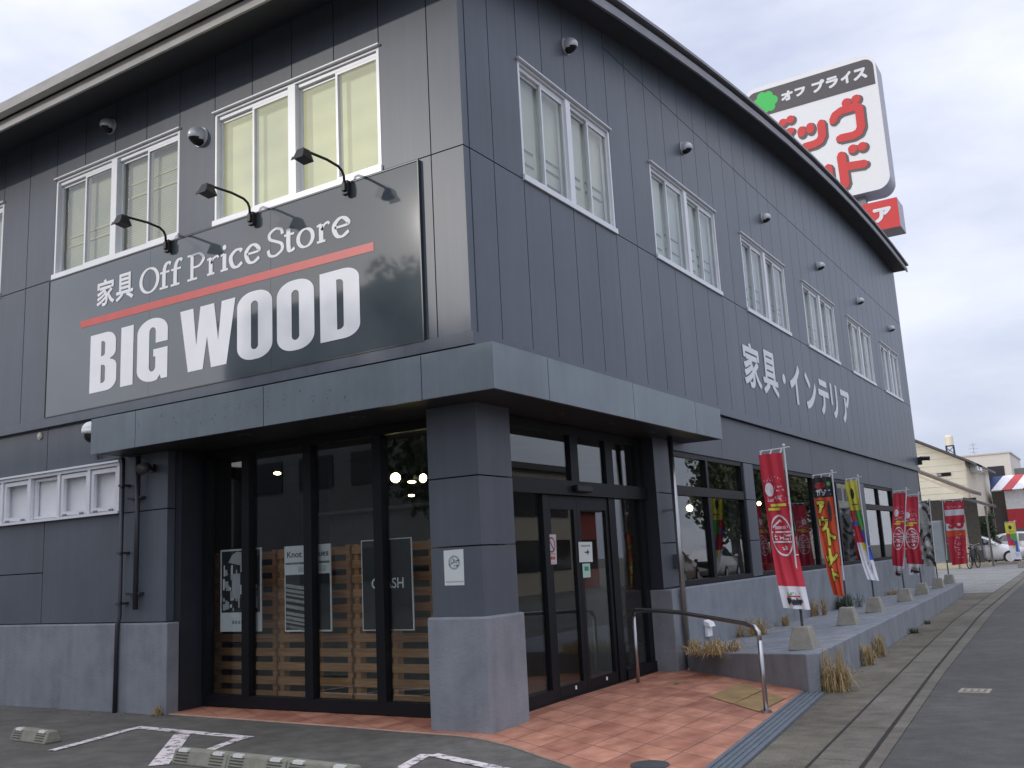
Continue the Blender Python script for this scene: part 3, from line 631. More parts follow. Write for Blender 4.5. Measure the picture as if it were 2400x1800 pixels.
r_ = random.Random(12); hm = MB()
for k in range(64):
    u = -4.0+2.9*(k//4)/15+r_.uniform(-.03, .03); v = CZ0+r_.uniform(0.10, 0.29); a = r_.uniform(.003, .006); hm.poly([(u+a*math.cos(t), cy_-0.0015, v+a*1.4*math.sin(t)) for t in (0, 1.05, 2.1, 3.14, 4.2, 5.24)])
hm.build('fixing_marks', mat('old glue marks', (0.05, 0.06, 0.068), 0.7), co_)
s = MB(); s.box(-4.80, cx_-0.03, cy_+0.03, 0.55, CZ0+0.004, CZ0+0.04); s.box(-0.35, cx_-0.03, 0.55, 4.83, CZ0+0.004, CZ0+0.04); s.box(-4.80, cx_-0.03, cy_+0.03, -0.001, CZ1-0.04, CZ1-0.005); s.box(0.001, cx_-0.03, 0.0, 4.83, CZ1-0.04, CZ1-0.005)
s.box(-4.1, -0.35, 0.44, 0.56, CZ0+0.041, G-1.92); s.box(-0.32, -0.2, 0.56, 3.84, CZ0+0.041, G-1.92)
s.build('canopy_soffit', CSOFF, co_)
for x, y_ in ((0.15, 1.20), (0.15, 2.28), (0.15, 3.36), (-1.2, -0.17), (-2.7, -0.17)):
    q = MB(); q.tube([(x, y_, CZ0+0.003), (x, y_, CZ0-0.004)], 0.07, 20); q.tube([(x, y_, CZ0+0.003), (x, y_, CZ0-0.006)], 0.052, 20, 1); q.build('downlight', [mat('dull brass rim', (0.16, 0.13, 0.09), 0.4, 0.5), BLK2], co_)
# interior behind the glass
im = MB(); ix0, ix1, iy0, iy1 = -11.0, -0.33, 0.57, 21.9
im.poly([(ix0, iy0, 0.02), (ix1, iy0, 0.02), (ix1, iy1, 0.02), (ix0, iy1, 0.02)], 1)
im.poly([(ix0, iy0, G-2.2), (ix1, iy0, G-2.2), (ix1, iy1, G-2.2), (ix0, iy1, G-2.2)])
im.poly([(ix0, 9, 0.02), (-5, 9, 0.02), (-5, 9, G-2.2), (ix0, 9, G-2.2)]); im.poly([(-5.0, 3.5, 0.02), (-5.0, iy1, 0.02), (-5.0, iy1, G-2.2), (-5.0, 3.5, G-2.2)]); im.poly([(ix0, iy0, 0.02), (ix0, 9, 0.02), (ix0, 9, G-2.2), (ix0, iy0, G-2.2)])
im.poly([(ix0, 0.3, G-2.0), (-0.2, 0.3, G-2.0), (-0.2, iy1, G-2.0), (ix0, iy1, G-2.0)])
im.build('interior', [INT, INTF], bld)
# white lettering on the street wall
wl = MB()
for ch, a, b, z0, z1 in (('家', 7.55, 8.40, -1.30, -0.56), ('具', 8.50, 9.33, -1.31, -0.54), ('イ', 10.07, 10.77, -1.29, -0.53), ('ン', 11.08, 11.86, -1.29, -0.58), ('テ', 12.03, 12.82, -1.29, -0.57), ('リ', 12.99, 13.55, -1.27, -0.54), ('ア', 13.85, 14.65, -1.29, -0.56)):
    bold(wl, ch, a, b, z0, z1, lambda u, v, d: (0.006+d, u, G+v), 0.022 if ch in '家具' else 0.032)
wl.poly([(0.006, 9.72+0.09*math.cos(t*math.pi/10), G-0.91+0.09*math.sin(t*math.pi/10)) for t in range(20)])
wl.build('wall_lettering', WHITE, bld)

# ================================================================ THINGS ON THE WALLS
# big sign over the corner
sg = thing('shop_sign', 'large dark grey fascia sign with white lettering and a red stripe', 'sign', (-3.45, -0.02, G-0.9))
s = MB(); sx0, sx1, sz0, sz1 = -6.385, -0.515, -1.775, -0.035
mid = [sx0, -4.42, -2.47, sx1]
for a, b in zip(mid, mid[1:]): s.box(a+(0 if a == sx0 else 0.0015), b-(0 if b == sx1 else 0.0015), -0.034, -0.002, G+sz0, G+sz1)
s.build('sign_panel', SIGN, sg)
s = MB(); s.box(sx0-0.012, sx0-0.001, -0.042, -0.002, G+sz0, G+sz1); s.box(sx1+0.001, sx1+0.014, -0.042, -0.002, G+sz0, G+sz1); s.box(sx0-0.012, sx1+0.014, -0.042, -0.002, G+sz1+0.001, G+sz1+0.014); s.box(sx0-0.012, sx1+0.014, -0.042, -0.002, G+sz0-0.013, G+sz0-0.001)
s.build('sign_frame', mat('sign edge trim', (0.05, 0.058, 0.066), 0.35, 0.3, var=0.1), sg)
SGN = lambda u, v: (u, -0.0375, G+v)
def impact(ch):
    if ch == 'I': return [[(0, 0), (1, 0), (1, 1), (0, 1)]]
    if ch == 'O': return [rrect(0, -0.02, 1, 1.02, 0.44, 0.21, 10), rrect(0.40, 0.13, 0.60, 0.87, 0.10, 0.06, 6)]
    if ch == 'D': return [rrect(0, 0, 1, 1, 0.40, 0.17, 10, (1, 1, 0, 0)), rrect(0.43, 0.14, 0.60, 0.86, 0.12, 0.06, 6, (1, 1, 0, 0))]
    if ch == 'B':
        o = [(0, 0)]+arc(0.62, 0.17, 0.38, 0.17, -90, 0)+arc(0.72, 0.40, 0.28, 0.12, 0, 80)+arc(0.72, 0.66, 0.24, 0.12, -80, 0)+arc(0.60, 0.82, 0.36, 0.18, 0, 90)+[(0, 1)]
        return [o, rrect(0.42, 0.60, 0.56, 0.86, 0.1, 0.05, 5, (1, 1, 0, 0)), rrect(0.42, 0.14, 0.58, 0.45, 0.1, 0.06, 5, (1, 1, 0, 0))]
    if ch == 'G':
        return [[(1, 0.60), (1, 0.74)]+arc(0.5, 0.80, 0.5, 0.22, 0, 180, 16)+arc(0.5, 0.20, 0.5, 0.22, 180, 290, 10)+[(0.76, 0.07), (0.80, 0.0), (1, 0), (1, 0.50), (0.54, 0.50), (0.54, 0.38), (0.61, 0.38)]+arc(0.505, 0.22, 0.105, 0.08, 0, -180, 8)+arc(0.505, 0.80, 0.105, 0.07, 180, 0, 8)+[(0.61, 0.60)]]
    if ch == 'W': return [[(0, 1), (0.245, 1), (0.305, 0.40), (0.375, 1), (0.625, 1), (0.70, 0.40), (0.76, 1), (1, 1), (0.845, 0), (0.575, 0), (0.5, 0.50), (0.425, 0), (0.155, 0)]]
lt = MB()
for ch, a, b in (('B', -5.50, -4.995), ('I', -4.918, -4.692), ('G', -4.62, -4.088), ('W', -3.88, -2.995), ('O', -2.968, -2.446), ('O', -2.38, -1.86), ('D', -1.782, -1.265)):
    fit_geo(lt, shape_geo(impact(ch)), a, b, -1.60, -0.895, SGN, bbox=(0, 1, 0, 1))
def serif(ch, a, b, base=-0.562, cap=0.292):
    """Old-style roman letter in pen strokes; coordinates in cap heights, x scaled to the measured width."""
    TH, tn = 0.205, 0.085; k = []
    def s(p, th=TH, t=tn, closed=False): k.append((p, th, t, closed))
    W = (b-a)/cap
    if ch == 'O': s([(W/2+(W/2-0.08)*math.cos(t*math.pi/10), 0.5+0.49*math.sin(t*math.pi/10)) for t in range(20)], 0.19, 0.07, closed=True)
    if ch == 'f': s([(W, 0.93), (W*.8, 1.0), (W*.6, .93), (W*.48, .75), (W*.45, .45), (W*.45, 0.03)]); s([(W*.12, .64), (W*.9, .64)]); s([(W*.1, 0.02), (W*.8, 0.02)])
    if ch == 'P': s([(W*.26, 0), (W*.26, 1)], 0.18); s([(0, 0.022), (W*.55, 0.022)]); s([(0, 0.978), (W*.3, 0.978), (W*.68, .97), (W*.9, .74), (W*.66, .50), (W*.3, .48)], 0.15)
    if ch in 'ri':
        c = W*.36 if ch == 'r' else W*.52
        s([(c, 0), (c, .64)]); s([(c-.2, 0.022), (c+.2, 0.022)]); s([(c-.2, .60), (c, .65)], .05)
        if ch == 'r': s([(c+.02, .42), (c+.16, .60), (W-.12, .655), (W-.05, .58)], .1, .08)
        else: k.append(('dot', c, .90))
    if ch == 'c': s([(W*.95, .56), (W*.80, .645), (W*.5, .65), (W*.14, .48), (W*.12, .28), (W*.3, .06), (W*.6, 0.0), (W*.98, .12)])
    if ch == 'e': s([(W*.14, .36), (W*.92, .38), (W*.82, .58), (W*.5, .665), (W*.16, .5), (W*.12, .28), (W*.3, .05), (W*.6, -0.005), (W*.98, .13)])
    if ch == 'o': s([(W/2+(W/2-0.08)*math.cos(t*math.pi/10), 0.33+0.325*math.sin(t*math.pi/10)) for t in range(20)], 0.18, 0.07, closed=True)
    if ch == 'S': s([(W*.90, .74), (W*.82, .93), (W*.5, 1.0), (W*.16, .86), (W*.18, .66), (W*.5, .53), (W*.84, .38), (W*.86, .16), (W*.5, 0.0), (W*.16, .06), (W*.07, .27)], .15, .085)
    if ch == 't': s([(W*.42, .85), (W*.42, .2), (W*.58, .02), (W*.98, .08)]); s([(W*.04, .63), (W*.95, .63)])
    return k
lay = 0
for ch, a, b in (('O', -4.60, -4.252), ('f', -4.262, -4.052), ('f', -4.072, -3.856), ('P', -3.768, -3.472), ('r', -3.462, -3.247), ('i', -3.24, -3.10), ('c', -3.088, -2.888), ('e', -2.852, -2.628), ('S', -2.518, -2.266), ('t', -2.272, -2.115), ('o', -2.092, -1.842), ('r', -1.822, -1.625), ('e', -1.60, -1.378)):
    for st in serif(ch, a, b):
        lay = (lay+1) % 3; dy = 0.0006*lay
        if st[0] == 'dot': vs, fs = [Vector((st[1]+.1*math.cos(t*math.pi/8), st[2]+.1*math.sin(t*math.pi/8))) for t in range(16)], [tuple(range(16))]
        else: vs, fs = ribbon(*st)
        lt.add([(a+v.x*0.292, -0.0375-dy, G-0.562+v.y*0.292) for v in vs], fs)
for ch, a, b in (('家', -5.402, -5.065), ('具', -5.035, -4.71)): bold(lt, ch, a, b, -0.565, -0.234, lambda u, v, d: (u, -0.0375-d, G+v), 0.0085)
lt.build('sign_lettering', WHITE, sg)
s = MB(); s.poly([SGN(-5.712, -0.76), SGN(-1.072, -0.80), SGN(-1.072, -0.712), SGN(-5.712, -0.672)]); s.build('sign_stripe', REDV, sg)

# three lamps on arms above the sign
def sign_lamp():
    t = thing('sign_lamp', '', 'lamp', (-1.37, -0.05, G-0.08), group='arm lamps along the top edge of the fascia sign', world=False)
    m = MB(); m.box(-0.035, 0.035, -0.05, -0.001, -0.09, 0.055); m.box(-0.022, 0.022, -0.075, -0.05, -0.06, 0.03); m.build('mount', BLK2, t, bevel=0.006)
    a = MB(); a.tube([(0, -0.055, 0.03), (0.0, -0.06, 0.10), (0, -0.085, 0.145), (0, -0.14, 0.175), (0, -0.3, 0.19), (0, -0.54, 0.18), (0, -0.585, 0.17)], 0.0135, 10); a.build('arm', BLK2, t, smooth=True)
    h = MB(); Q = lambda x, y, z: (x*.78, -.615+(y+.615)*.78, .165+(z-.165)*.78)
    h.hexa([Q(-0.085, -0.715, 0.06), Q(0.085, -0.715, 0.06), Q(0.085, -0.525, 0.035), Q(-0.085, -0.525, 0.035)], [Q(-0.06, -0.675, 0.17), Q(0.06, -0.675, 0.17), Q(0.06, -0.565, 0.165), Q(-0.06, -0.565, 0.165)])
    h.box(-0.024, 0.024, -0.64, -0.575, 0.162, 0.185)
    for k in range(5): h.box(-0.045, 0.045, -0.657+k*0.019, -0.652+k*0.019, 0.169, 0.18)
    h.build('lamp_head', BLK2, t, bevel=0.004, seg=1)
    v = MB(); v.hexa([Q(-0.095, -0.735, 0.035), Q(0.095, -0.735, 0.035), Q(0.095, -0.732, 0.03), Q(-0.095, -0.732, 0.03)], [Q(-0.088, -0.72, 0.078), Q(0.088, -0.72, 0.078), Q(0.088, -0.717, 0.078), Q(-0.088, -0.717, 0.078)]); v.build('visor', BLK2, t)
    return t
l0 = sign_lamp(); l0['label'] = 'black arm lamp over the last letters of the sign, nearest the building corner'
dup(l0, (-2.70, -0.05, G-0.08), label='middle black arm lamp, between the two others above the fascia sign')
dup(l0, (-4.06, -0.05, G-0.08), label='black arm lamp over the first words of the sign, farthest from the building corner')

# round vent hoods
def vent(name_loc, rz, sc, label, grp):
    t = thing('vent_hood', label, 'vent', name_loc, rz, grp, world=False)
    f = MB(); f.tube([(0, -0.0, 0), (0, -0.014, 0)], 0.098*sc, 24); f.build('flange', HOOD, t, bevel=0.003)
    h = MB(); h.sphere((0, -0.03, 0.0), (0.082*sc, 0.125*sc, 0.092*sc), 24, 16, sel=lambda n: 1 if (n.y*-0.30-n.z*0.95) > 0.62 else 0); h.build('cowl', [HOOD, BLK2], t, smooth=True)
    return t
GV = 'round steel vent hoods on the street wall'
v0 = vent((0.0, 2.19, G+1.99), R(90), 1.0, 'steel vent hood above the street side window closest to the building corner', GV)
for y, lab in ((5.70, 'steel vent hood above the second street side window from the corner'), (9.44, 'steel vent hood above the third street side window from the corner'), (13.17, 'steel vent hood above the third last window of the street wall'),
               (16.87, 'steel vent hood above the second last window of the street wall'), (20.7, 'steel vent hood above the farthest window of the street wall')):
    dup(v0, (0.0, y, G+1.985), label=lab)
vent((-3.60, 0.0, G+1.118), 0, 1.18, 'shiny steel vent hood in full sun between the two front windows', 'steel vent hoods on the front wall')
vent((-5.264, 0.0, G+1.748), 0, 1.0, 'steel vent hood in the eaves shadow above the front slat blind window', 'steel vent hoods on the front wall')
vc = MB(); vc.tube([(-6.566, 0.03, G-1.98), (-6.566, 0.012, G-1.98)], 0.045, 18); vc.sphere((-6.566, 0.012, G-1.98), (0.036, 0.014, 0.036), 14, 8)
tag(vc.build('pipe_outlet', mat('cream plastic cap', (0.5, 0.47, 0.4), 0.5), smooth=False), 'small round cream cap on the lower front wall', 'pipe outlet')
# dome camera at the end of the canopy
dc = thing('dome_camera', 'white dome camera on the front wall beside the end of the canopy', 'camera', (-5.3, -0.1, G-2.1))
m = MB(); m.tube([(-5.3, 0.028, G-2.04), (-5.3, -0.10, G-2.03)], 0.035, 12); m.tube([(-5.3, 0.029, G-2.04), (-5.3, 0.012, G-2.04)], 0.06, 16); m.build('bracket', WHITEP, dc, smooth=True)
m = MB(); m.sphere((-5.3, -0.13, G-2.06), (0.105, 0.105, 0.095), 20, 12); m.tube([(-5.3, -0.13, G-2.06), (-5.3, -0.13, G-2.11)], 0.106, 20); m.build('housing', WHITEP, dc, smooth=True)
m = MB(); m.sphere((-5.3, -0.13, G-2.115), (0.085, 0.085, 0.10), 20, 12); m.build('dome', mat('smoked dome', (0.02, 0.02, 0.022), 0.08, var=0), dc, smooth=True)
cp = MB(); cp.tube([(-4.90, 0.0, G-2.42), (-5.15, 0.0, G-2.42), (-5.35, 0.0, G-2.42), (-5.37, 0.0, G-2.40), (-5.37, 0.0, G-2.25), (-5.34, 0.0, G-2.17), (-5.30, 0.0, G-2.12)], 0.02, 10)
tag(cp.build('cable_conduit', WALLD, smooth=True), 'thin grey conduit bent up the wall above the white strip window', 'conduit')
# rain pipes on the front wall
PIPE = mat('dark pipe paint', (0.035, 0.036, 0.045), 0.4, var=0.15)
dp = thing('downpipe', 'long dark downpipe running to the asphalt beside the shopfront', 'downpipe', (-4.81, -0.06, 0))
m = MB(); m.tube([(-4.80, -0.06, G-2.44), (-4.80, -0.06, G-4.2), (-4.81, -0.078, G-4.28), (-4.82, -0.078, 0.0)], 0.024, 12); m.build('pipe', PIPE, dp, smooth=True)
for z in (G-2.75, G-3.5, G-4.05): m = MB(); m.box(-4.835, -4.765, -0.09, 0.0295, z-0.012, z+0.012); m.build('bracket', PIPE, dp)
dp = thing('downpipe', 'short dark pipe ending halfway down the wall beside the shopfront', 'downpipe', (-4.55, -0.06, G-2.5))
m = MB(); m.tube([(-4.57, -0.03, G-2.44), (-4.57, -0.03, G-4.12)], 0.028, 12); m.build('pipe', PIPE, dp, smooth=True)
for z in (G-2.9, G-3.95): m = MB(); m.box(-4.74, -4.5, -0.035, 0.0295, z-0.012, z+0.012); m.build('bracket', PIPE, dp)
fl = thing('wall_spotlight', 'small dark spotlight tucked under the canopy end', 'spotlight', (-4.35, 0.0, G-2.5))
m = MB(); m.box(-4.43, -4.33, -0.02, 0.029, G-2.63, G-2.55); m.tube([(-4.38, -0.02, G-2.59), (-4.34, -0.1, G-2.6)], 0.02, 10); m.build('bracket', BLK2, fl)
m = MB(); m.tube([(-4.36, -0.07, G-2.58), (-4.28, -0.2, G-2.62)], [0.05, 0.065], 14); m.build('lamp_head', mat('dark grey lamp shell', (0.06, 0.06, 0.06), 0.4), fl, smooth=True)
# stainless pipe and meter box by the street doors
sp = thing('steel_pipe', 'tall bare stainless pipe from the canopy to the tiles', 'downpipe', (0.12, 4.04, 0))
m = MB(); m.tube([(0.13, 4.02, G-2.42), (0.13, 4.05, 0.015)], 0.034, 12); m.build('pipe', STEEL, sp, smooth=True)
m = MB(); m.tube([(0.13, 4.05, 0.012), (0.13, 4.05, 0.05)], 0.05, 14); m.build('collar', STEEL, sp)
for z in (G-3.3, G-4.3): m = MB(); m.box(-0.02, 0.16, 4.02, 4.06, z-0.015, z+0.015); m.build('bracket', STEEL, sp)
mb_ = MB(); mb_.box(-0.029, 0.05, 4.2, 4.36, G-4.0, G-3.83); mb_.box(0.05, 0.058, 4.215, 4.345, G-3.985, G-3.845, 1)
tag(mb_.build('meter_box', [WALLD, mat('grey box lid', (0.09, 0.095, 0.11), 0.4)], bevel=0.004), 'small grey box on the pier beside the stainless pipe', 'meter box')
sk = thing('outdoor_socket', 'small white outdoor socket low on the plinth behind dry grass', 'socket', (0.09, 4.82, G-4.78))
m = MB(); m.box(0.086, 0.13, 4.74, 4.90, G-4.86, G-4.72); m.build('socket_box', WHITEP, sk, bevel=0.008)
m = MB(); m.prism([(0.086, 4.73, G-4.72), (0.17, 4.73, G-4.74), (0.15, 4.73, G-4.69), (0.086, 4.73, G-4.66)], (0, 0.18, 0)); m.build('hood', WHITEP, sk)

# hand rail
hr = thing('hand_rail', 'bent stainless hand rail across the terracotta tiles', 'hand rail', (0.9, 2.1, 0))
pth = [(0.02, 2.87, G-4.46), (0.035, 2.855, G-4.415), (0.07, 2.83, G-4.40), (0.5, 2.53, G-4.395), (0.80, 2.295, G-4.40), (1.3, 1.90, G-4.43), (1.72, 1.57, G-4.46), (1.82, 1.49, G-4.48), (1.86, 1.46, G-4.52), (1.866, 1.455, G-4.60)]
m = MB(); m.tube(pth, 0.021, 12); m.build('rail', STEEL, hr, smooth=True)
for p, zt in (((0.015, 2.875), G-4.45), ((1.866, 1.455), G-4.59)):
    m = MB(); m.tube([(*p, 0.012), (*p, zt)], 0.021, 12); po = m.build('post', STEEL, hr, smooth=True)
    m = MB(); m.tube([(*p, 0.012), (*p, 0.032)], 0.045, 16); m.build('base_ring', STEEL, po)

# notices
def sheet(name, label, cat, corners, th, mats, extra):
    o = MB(); o.prism(corners, th); extra(o); return tag(o.build(name, mats), label, cat)
def circle_ring(mb, cx, cz, r0, r1, fn, mi, n=24):
    for k in range(n):
        a, b = 2*math.pi*k/n, 2*math.pi*(k+1)/n
        mb.poly([fn(cx+r*math.cos(t), cz+r*math.sin(t)) for r, t in ((r0, a), (r1, a), (r1, b), (r0, b))], mi)
def paper_x(o):
    fn = lambda u, v: (u, -0.0035, G+v)
    circle_ring(o, -0.292, -3.795, 0.045, 0.062, fn, 1)
    for k in range(26):
        a = random.uniform(0, 6.28); r = random.uniform(0, 0.05); u, v = -0.292+r*math.cos(a), -3.795+r*math.sin(a); s_ = random.uniform(0.004, 0.012); o.poly([fn(u-s_, v-s_*.6), fn(u+s_, v-s_*.4), fn(u+s_*.7, v+s_), fn(u-s_*.8, v+s_*.7)], 1)
    for k in range(14): u = -0.385+k*0.0135; o.poly([fn(u, -3.965), fn(u+0.009, -3.965), fn(u+0.009, -3.952), fn(u, -3.952)], 1)
sheet('paper_notice', 'white paper notice taped to the corner pillar', 'notice', [(-0.401, -0.003, G-3.688), (-0.40, -0.003, G-3.988), (-0.193, -0.003, G-3.99), (-0.19, -0.003, G-3.684)], (0, 0.002, 0), [PAPER, INK], paper_x)
DKR = mat('dark red print', (0.33, 0.03, 0.03), 0.5, var=0.03); PLUM = mat('faded plum ring', (0.12, 0.05, 0.07), 0.5, var=0.03)
def door_x(o):
    fn = lambda u, v: (-0.1965, u, G+v)
    circle_ring(o, 1.54, -3.67, 0.062, 0.078, fn, 1)
    o.poly([fn(1.49, -3.62), fn(1.50, -3.608), fn(1.59, -3.72), fn(1.58, -3.732)], 1)
    for a in (1.47, 1.515, 1.56): o.poly([fn(a, -3.815), fn(a+0.035, -3.815), fn(a+0.035, -3.785), fn(a, -3.785)], 2)
    for k in range(3): o.poly([fn(1.455, -3.76-k*0.005-0.08*(k == 2)), fn(1.61, -3.76-k*0.005-0.08*(k == 2)), fn(1.61, -3.757-k*0.005-0.08*(k == 2)), fn(1.455, -3.757-k*0.005-0.08*(k == 2))], 1)
sheet('door_notice', 'prohibition notice with a barred ring on the door glass', 'notice', [(-0.198, 1.44, G-3.567), (-0.198, 1.43, G-3.862), (-0.198, 1.63, G-3.862), (-0.198, 1.645, G-3.567)], (-0.002, 0, 0), [mat('pinkish paper', (0.6, 0.5, 0.52), 0.6, var=0.03), PLUM, DKR], door_x)
def arrow_x(o):
    fn = lambda u, v: (-0.1965, u, G+v)
    o.poly([fn(2.24, -3.765), fn(2.30, -3.765), fn(2.30, -3.75), fn(2.24, -3.75)], 1); o.poly([fn(2.295, -3.79), fn(2.34, -3.757), fn(2.295, -3.725)], 1)
    o.poly([fn(2.16, -3.70), fn(2.37, -3.70), fn(2.37, -3.68), fn(2.16, -3.68)], 2)
sheet('door_notice', 'white notice with a black arrow on the door glass', 'notice', [(-0.198, 2.115, G-3.648), (-0.198, 2.108, G-3.858), (-0.198, 2.41, G-3.862), (-0.198, 2.42, G-3.65)], (-0.002, 0, 0), [PAPER, BLACKP, INK], arrow_x)
def aed_x(o):
    fn = lambda u, v: (-0.1965, u, G+v); o.poly([fn(2.21, -3.95), fn(2.30, -3.95), fn(2.30, -3.905), fn(2.21, -3.905)], 1)
sheet('door_sticker', 'small mint green sticker under the arrow notice', 'sticker', [(-0.198, 2.17, G-3.875), (-0.198, 2.17, G-4.02), (-0.198, 2.34, G-4.02), (-0.198, 2.34, G-3.875)], (-0.002, 0, 0), [mat('mint paper', (0.42, 0.6, 0.52), 0.6, var=0.03), mat('green print', (0.03, 0.25, 0.15), 0.6, var=0.03)], aed_x)

# ================================================================ BEHIND THE SHOPFRONT GLASS
def pallet(x, label, y=0.86):
    t = thing('wooden_pallet', label, 'pallet', (x, y, 0.03), group='upright pallets in the shopfront', world=False)
    for dx in (-0.49, 0.0, 0.49):
        m = MB(); m.box(dx-0.03, dx+0.03, 0.0, 0.09, 0.0, 1.62); m.build('stringer', PALLET, t)
    for k in range(11):
        z = 0.03+k*0.149; m = MB(); m.box(-0.525, 0.525, -0.022, -0.001, z, z+0.084); m.build('board', PALLET, t)
    return t
p0 = pallet(-3.86, 'upright pine pallet behind the photo poster, first in the shopfront')
dup(p0, (-2.77, 0.86, 0.03), label='upright pine pallet behind the poster of furrowed bark')
dup(p0, (-1.68, 0.86, 0.03), label='upright pine pallet behind the black poster near the corner pillar')
def poster(name, label, x0, x1, z0, z1, mats, extra, y=0.565):
    o = MB(); o.box(x0, x1, y, y+0.012, G+z0, G+z1); extra(o, lambda u, v, d=0.001: (x0+u*(x1-x0), y-d, G+z0+v*(z1-z0))); return tag(o.build(name, mats), label, 'poster')
def q(o, fn, u0, u1, v0, v1, mi, sk=0.0, d=0.001): o.poly([fn(u0, v0, d), fn(u1, v0+sk, d), fn(u1, v1+sk, d), fn(u0, v1, d)], mi)
def art1(o, fn):
    q(o, fn, 0.03, 0.97, 0.23, 0.98, 1)
    r_ = random.Random(4)
    for k in range(60):
        u, v = r_.uniform(0.05, 0.85), r_.uniform(0.24, 0.72); q(o, fn, u, u+r_.uniform(0.02, 0.1), v, v+r_.uniform(0.02, 0.14), r_.choice((0, 2, 2, 1)), d=0.0015+k*0.00004)
    o.poly([fn(0.2, 0.84, .005), fn(0.5, 0.80, .005), fn(0.54, 0.72, .005), fn(0.62, 0.74, .005), fn(0.68, 0.86, .005), fn(0.62, 0.95, .005), fn(0.42, 0.97, .005), fn(0.3, 0.93, .005)], 2)
    q(o, fn, 0.3, 0.5, 0.4, 0.7, 2, d=.0052); q(o, fn, 0.56, 0.62, 0.3, 0.56, 0, d=.0054)
    for k in range(7): q(o, fn, 0.3+k*0.07, 0.35+k*0.07, 0.09, 0.13, 3)
poster('photo_poster', 'black and white photo poster behind the shop glass', -3.90, -3.26, -4.41, -3.525, [WHITEP, BLACKP, mat('pale grey print', (0.55, 0.54, 0.56), 0.6, var=0.1), INK], art1)
def art2(o, fn):
    q(o, fn, 0.02, 0.98, 0.02, 0.66, 1); q(o, fn, 0.02, 0.98, 0.78, 0.805, 3)
    r_ = random.Random(9); v = 0.05
    while v < 0.58:
        h = r_.uniform(0.02, 0.05); q(o, fn, 0.03, 0.62, v, v+h, r_.choice((2, 3, 2)), -0.06, d=0.0016); v += h+r_.uniform(0.015, 0.05)
    for k in range(5): q(o, fn, 0.3, 0.9, 0.69+k*0.014, 0.694+k*0.014, 3)
    a0 = 0.1
    fit_geo(o, text_geo('Knot antiques', 0.012), 0.06, 0.96, 0.84, 0.935, lambda u, v: fn(u, v, 0.002), 1)
poster('bark_poster', 'poster with pale heading over grey furrowed bark behind the shop glass', -2.91, -2.255, -4.415, -3.535, [WHITEP, BLACKP, mat('mid grey print', (0.36, 0.37, 0.36), 0.6, var=0.35, scale=14, stretch=(1, 1, 8)), GREYP], art2)
def art3(o, fn):
    q(o, fn, 0.015, 0.985, 0.01, 0.99, 1)
    fit_geo(o, text_geo('CRASH', 0.012), 0.2, 0.83, 0.455, 0.57, lambda u, v: fn(u, v, 0.002), 0)
    for k in range(9): q(o, fn, 0.5+k*0.024, 0.516+k*0.024, 0.43, 0.445, 2)
poster('black_poster', 'plain black poster with one white word and a thin pale border', -1.84, -1.20, -4.41, -3.53, [WHITEP, BLACKP, GREYP], art3)
# spot lamps seen through the glass
def spot(loc, r, label, flat=False, aim=(0, -1, -0.2)):
    t = thing('ceiling_spot', label, 'spot lamp', loc, group='lit spot lamps inside the shop', world=False)
    a = Vector(aim).normalized()
    m = MB(); m.tube([(0, 0, 0.5), (0, 0, 0.05)], 0.008, 6); m.build('stem', BLK2, t)
    m = MB(); m.tube([-a*0.0+Vector((0, 0, 0.0)), -a*0.12], r*1.1, 14, cap=True); m.build('shade', BLK2, t)
    m = MB(); m.tube([a*0.002, a*0.008], r, 16); m.build('bulb', LAMPON, t); return t
spot((-2.778, 2.3, G-2.735), 0.06, 'brightest round lamp inside the last shopfront pane', aim=(0.66, -0.85, -0.15))
spot((-2.36, 2.3, G-2.777), 0.052, 'bright oval lamp inside beside the corner pillar', aim=(0.95, -0.30, -0.2))
spot((-2.80, 2.65, G-2.765), 0.05, 'lamp turned down between the two bright ones', aim=(0.1, -0.15, -1))
spot((-4.03, 4.2, G-2.793), 0.045, 'small low lamp below the bright pair inside', aim=(0.1, -0.2, -1))
spot((-4.59, 2.1, G-2.521), 0.045, 'single small lamp inside the second shopfront pane', aim=(0.2, -0.25, -1))
spot((-5.82, 1.9, G-2.545), 0.035, 'tiny lamp at the dark end of the shopfront', aim=(0.9, -0.15, -0.4))
spot((-1.0, 7.32, G-3.142), 0.05, 'amber lamp behind the first street side window', aim=(0.5, -0.9, -0.1))
spot((-1.4, 12.05, G-2.935), 0.04, 'amber lamp behind the banner window', aim=(0.4, -0.9, -0.1))
# furniture inside
def cabinet(label, x, y, wd, dp_, ht, m_, nshelf):
    t = thing('display_shelf', label, 'shelf', (x, y, 0.02), world=False)
    for s_ in (-wd/2, wd/2-0.03): b = MB(); b.box(s_, s_+0.03, -dp_/2, dp_/2, 0, ht); b.build('side_panel', m_, t)
    for k in range(nshelf+1): z = 0.05+k*(ht-0.08)/nshelf; b = MB(); b.box(-wd/2+0.031, wd/2-0.031, -dp_/2, dp_/2, z, z+0.03); b.build('shelf_board', m_, t)
    b = MB(); b.box(-wd/2+0.031, wd/2-0.031, dp_/2-0.012, dp_/2, 0.081, ht-0.031); b.build('back_panel', m_, t)
BRN = wood_mat('dark walnut', (0.09, 0.04, 0.02), (0.16, 0.07, 0.035)); GRB = mat('grey board', (0.14, 0.14, 0.135), 0.6, var=0.1)
cabinet('dark walnut shelf behind the first street side window', -1.3, 6.4, 1.2, 0.4, 1.7, BRN, 4)
cabinet('tall grey display shelf standing behind the pallets', -2.6, 1.75, 1.9, 0.35, 2.05, GRB, 3)
cabinet('low walnut shelf behind the wide street window', -1.4, 10.0, 1.6, 0.5, 1.1, BRN, 2)
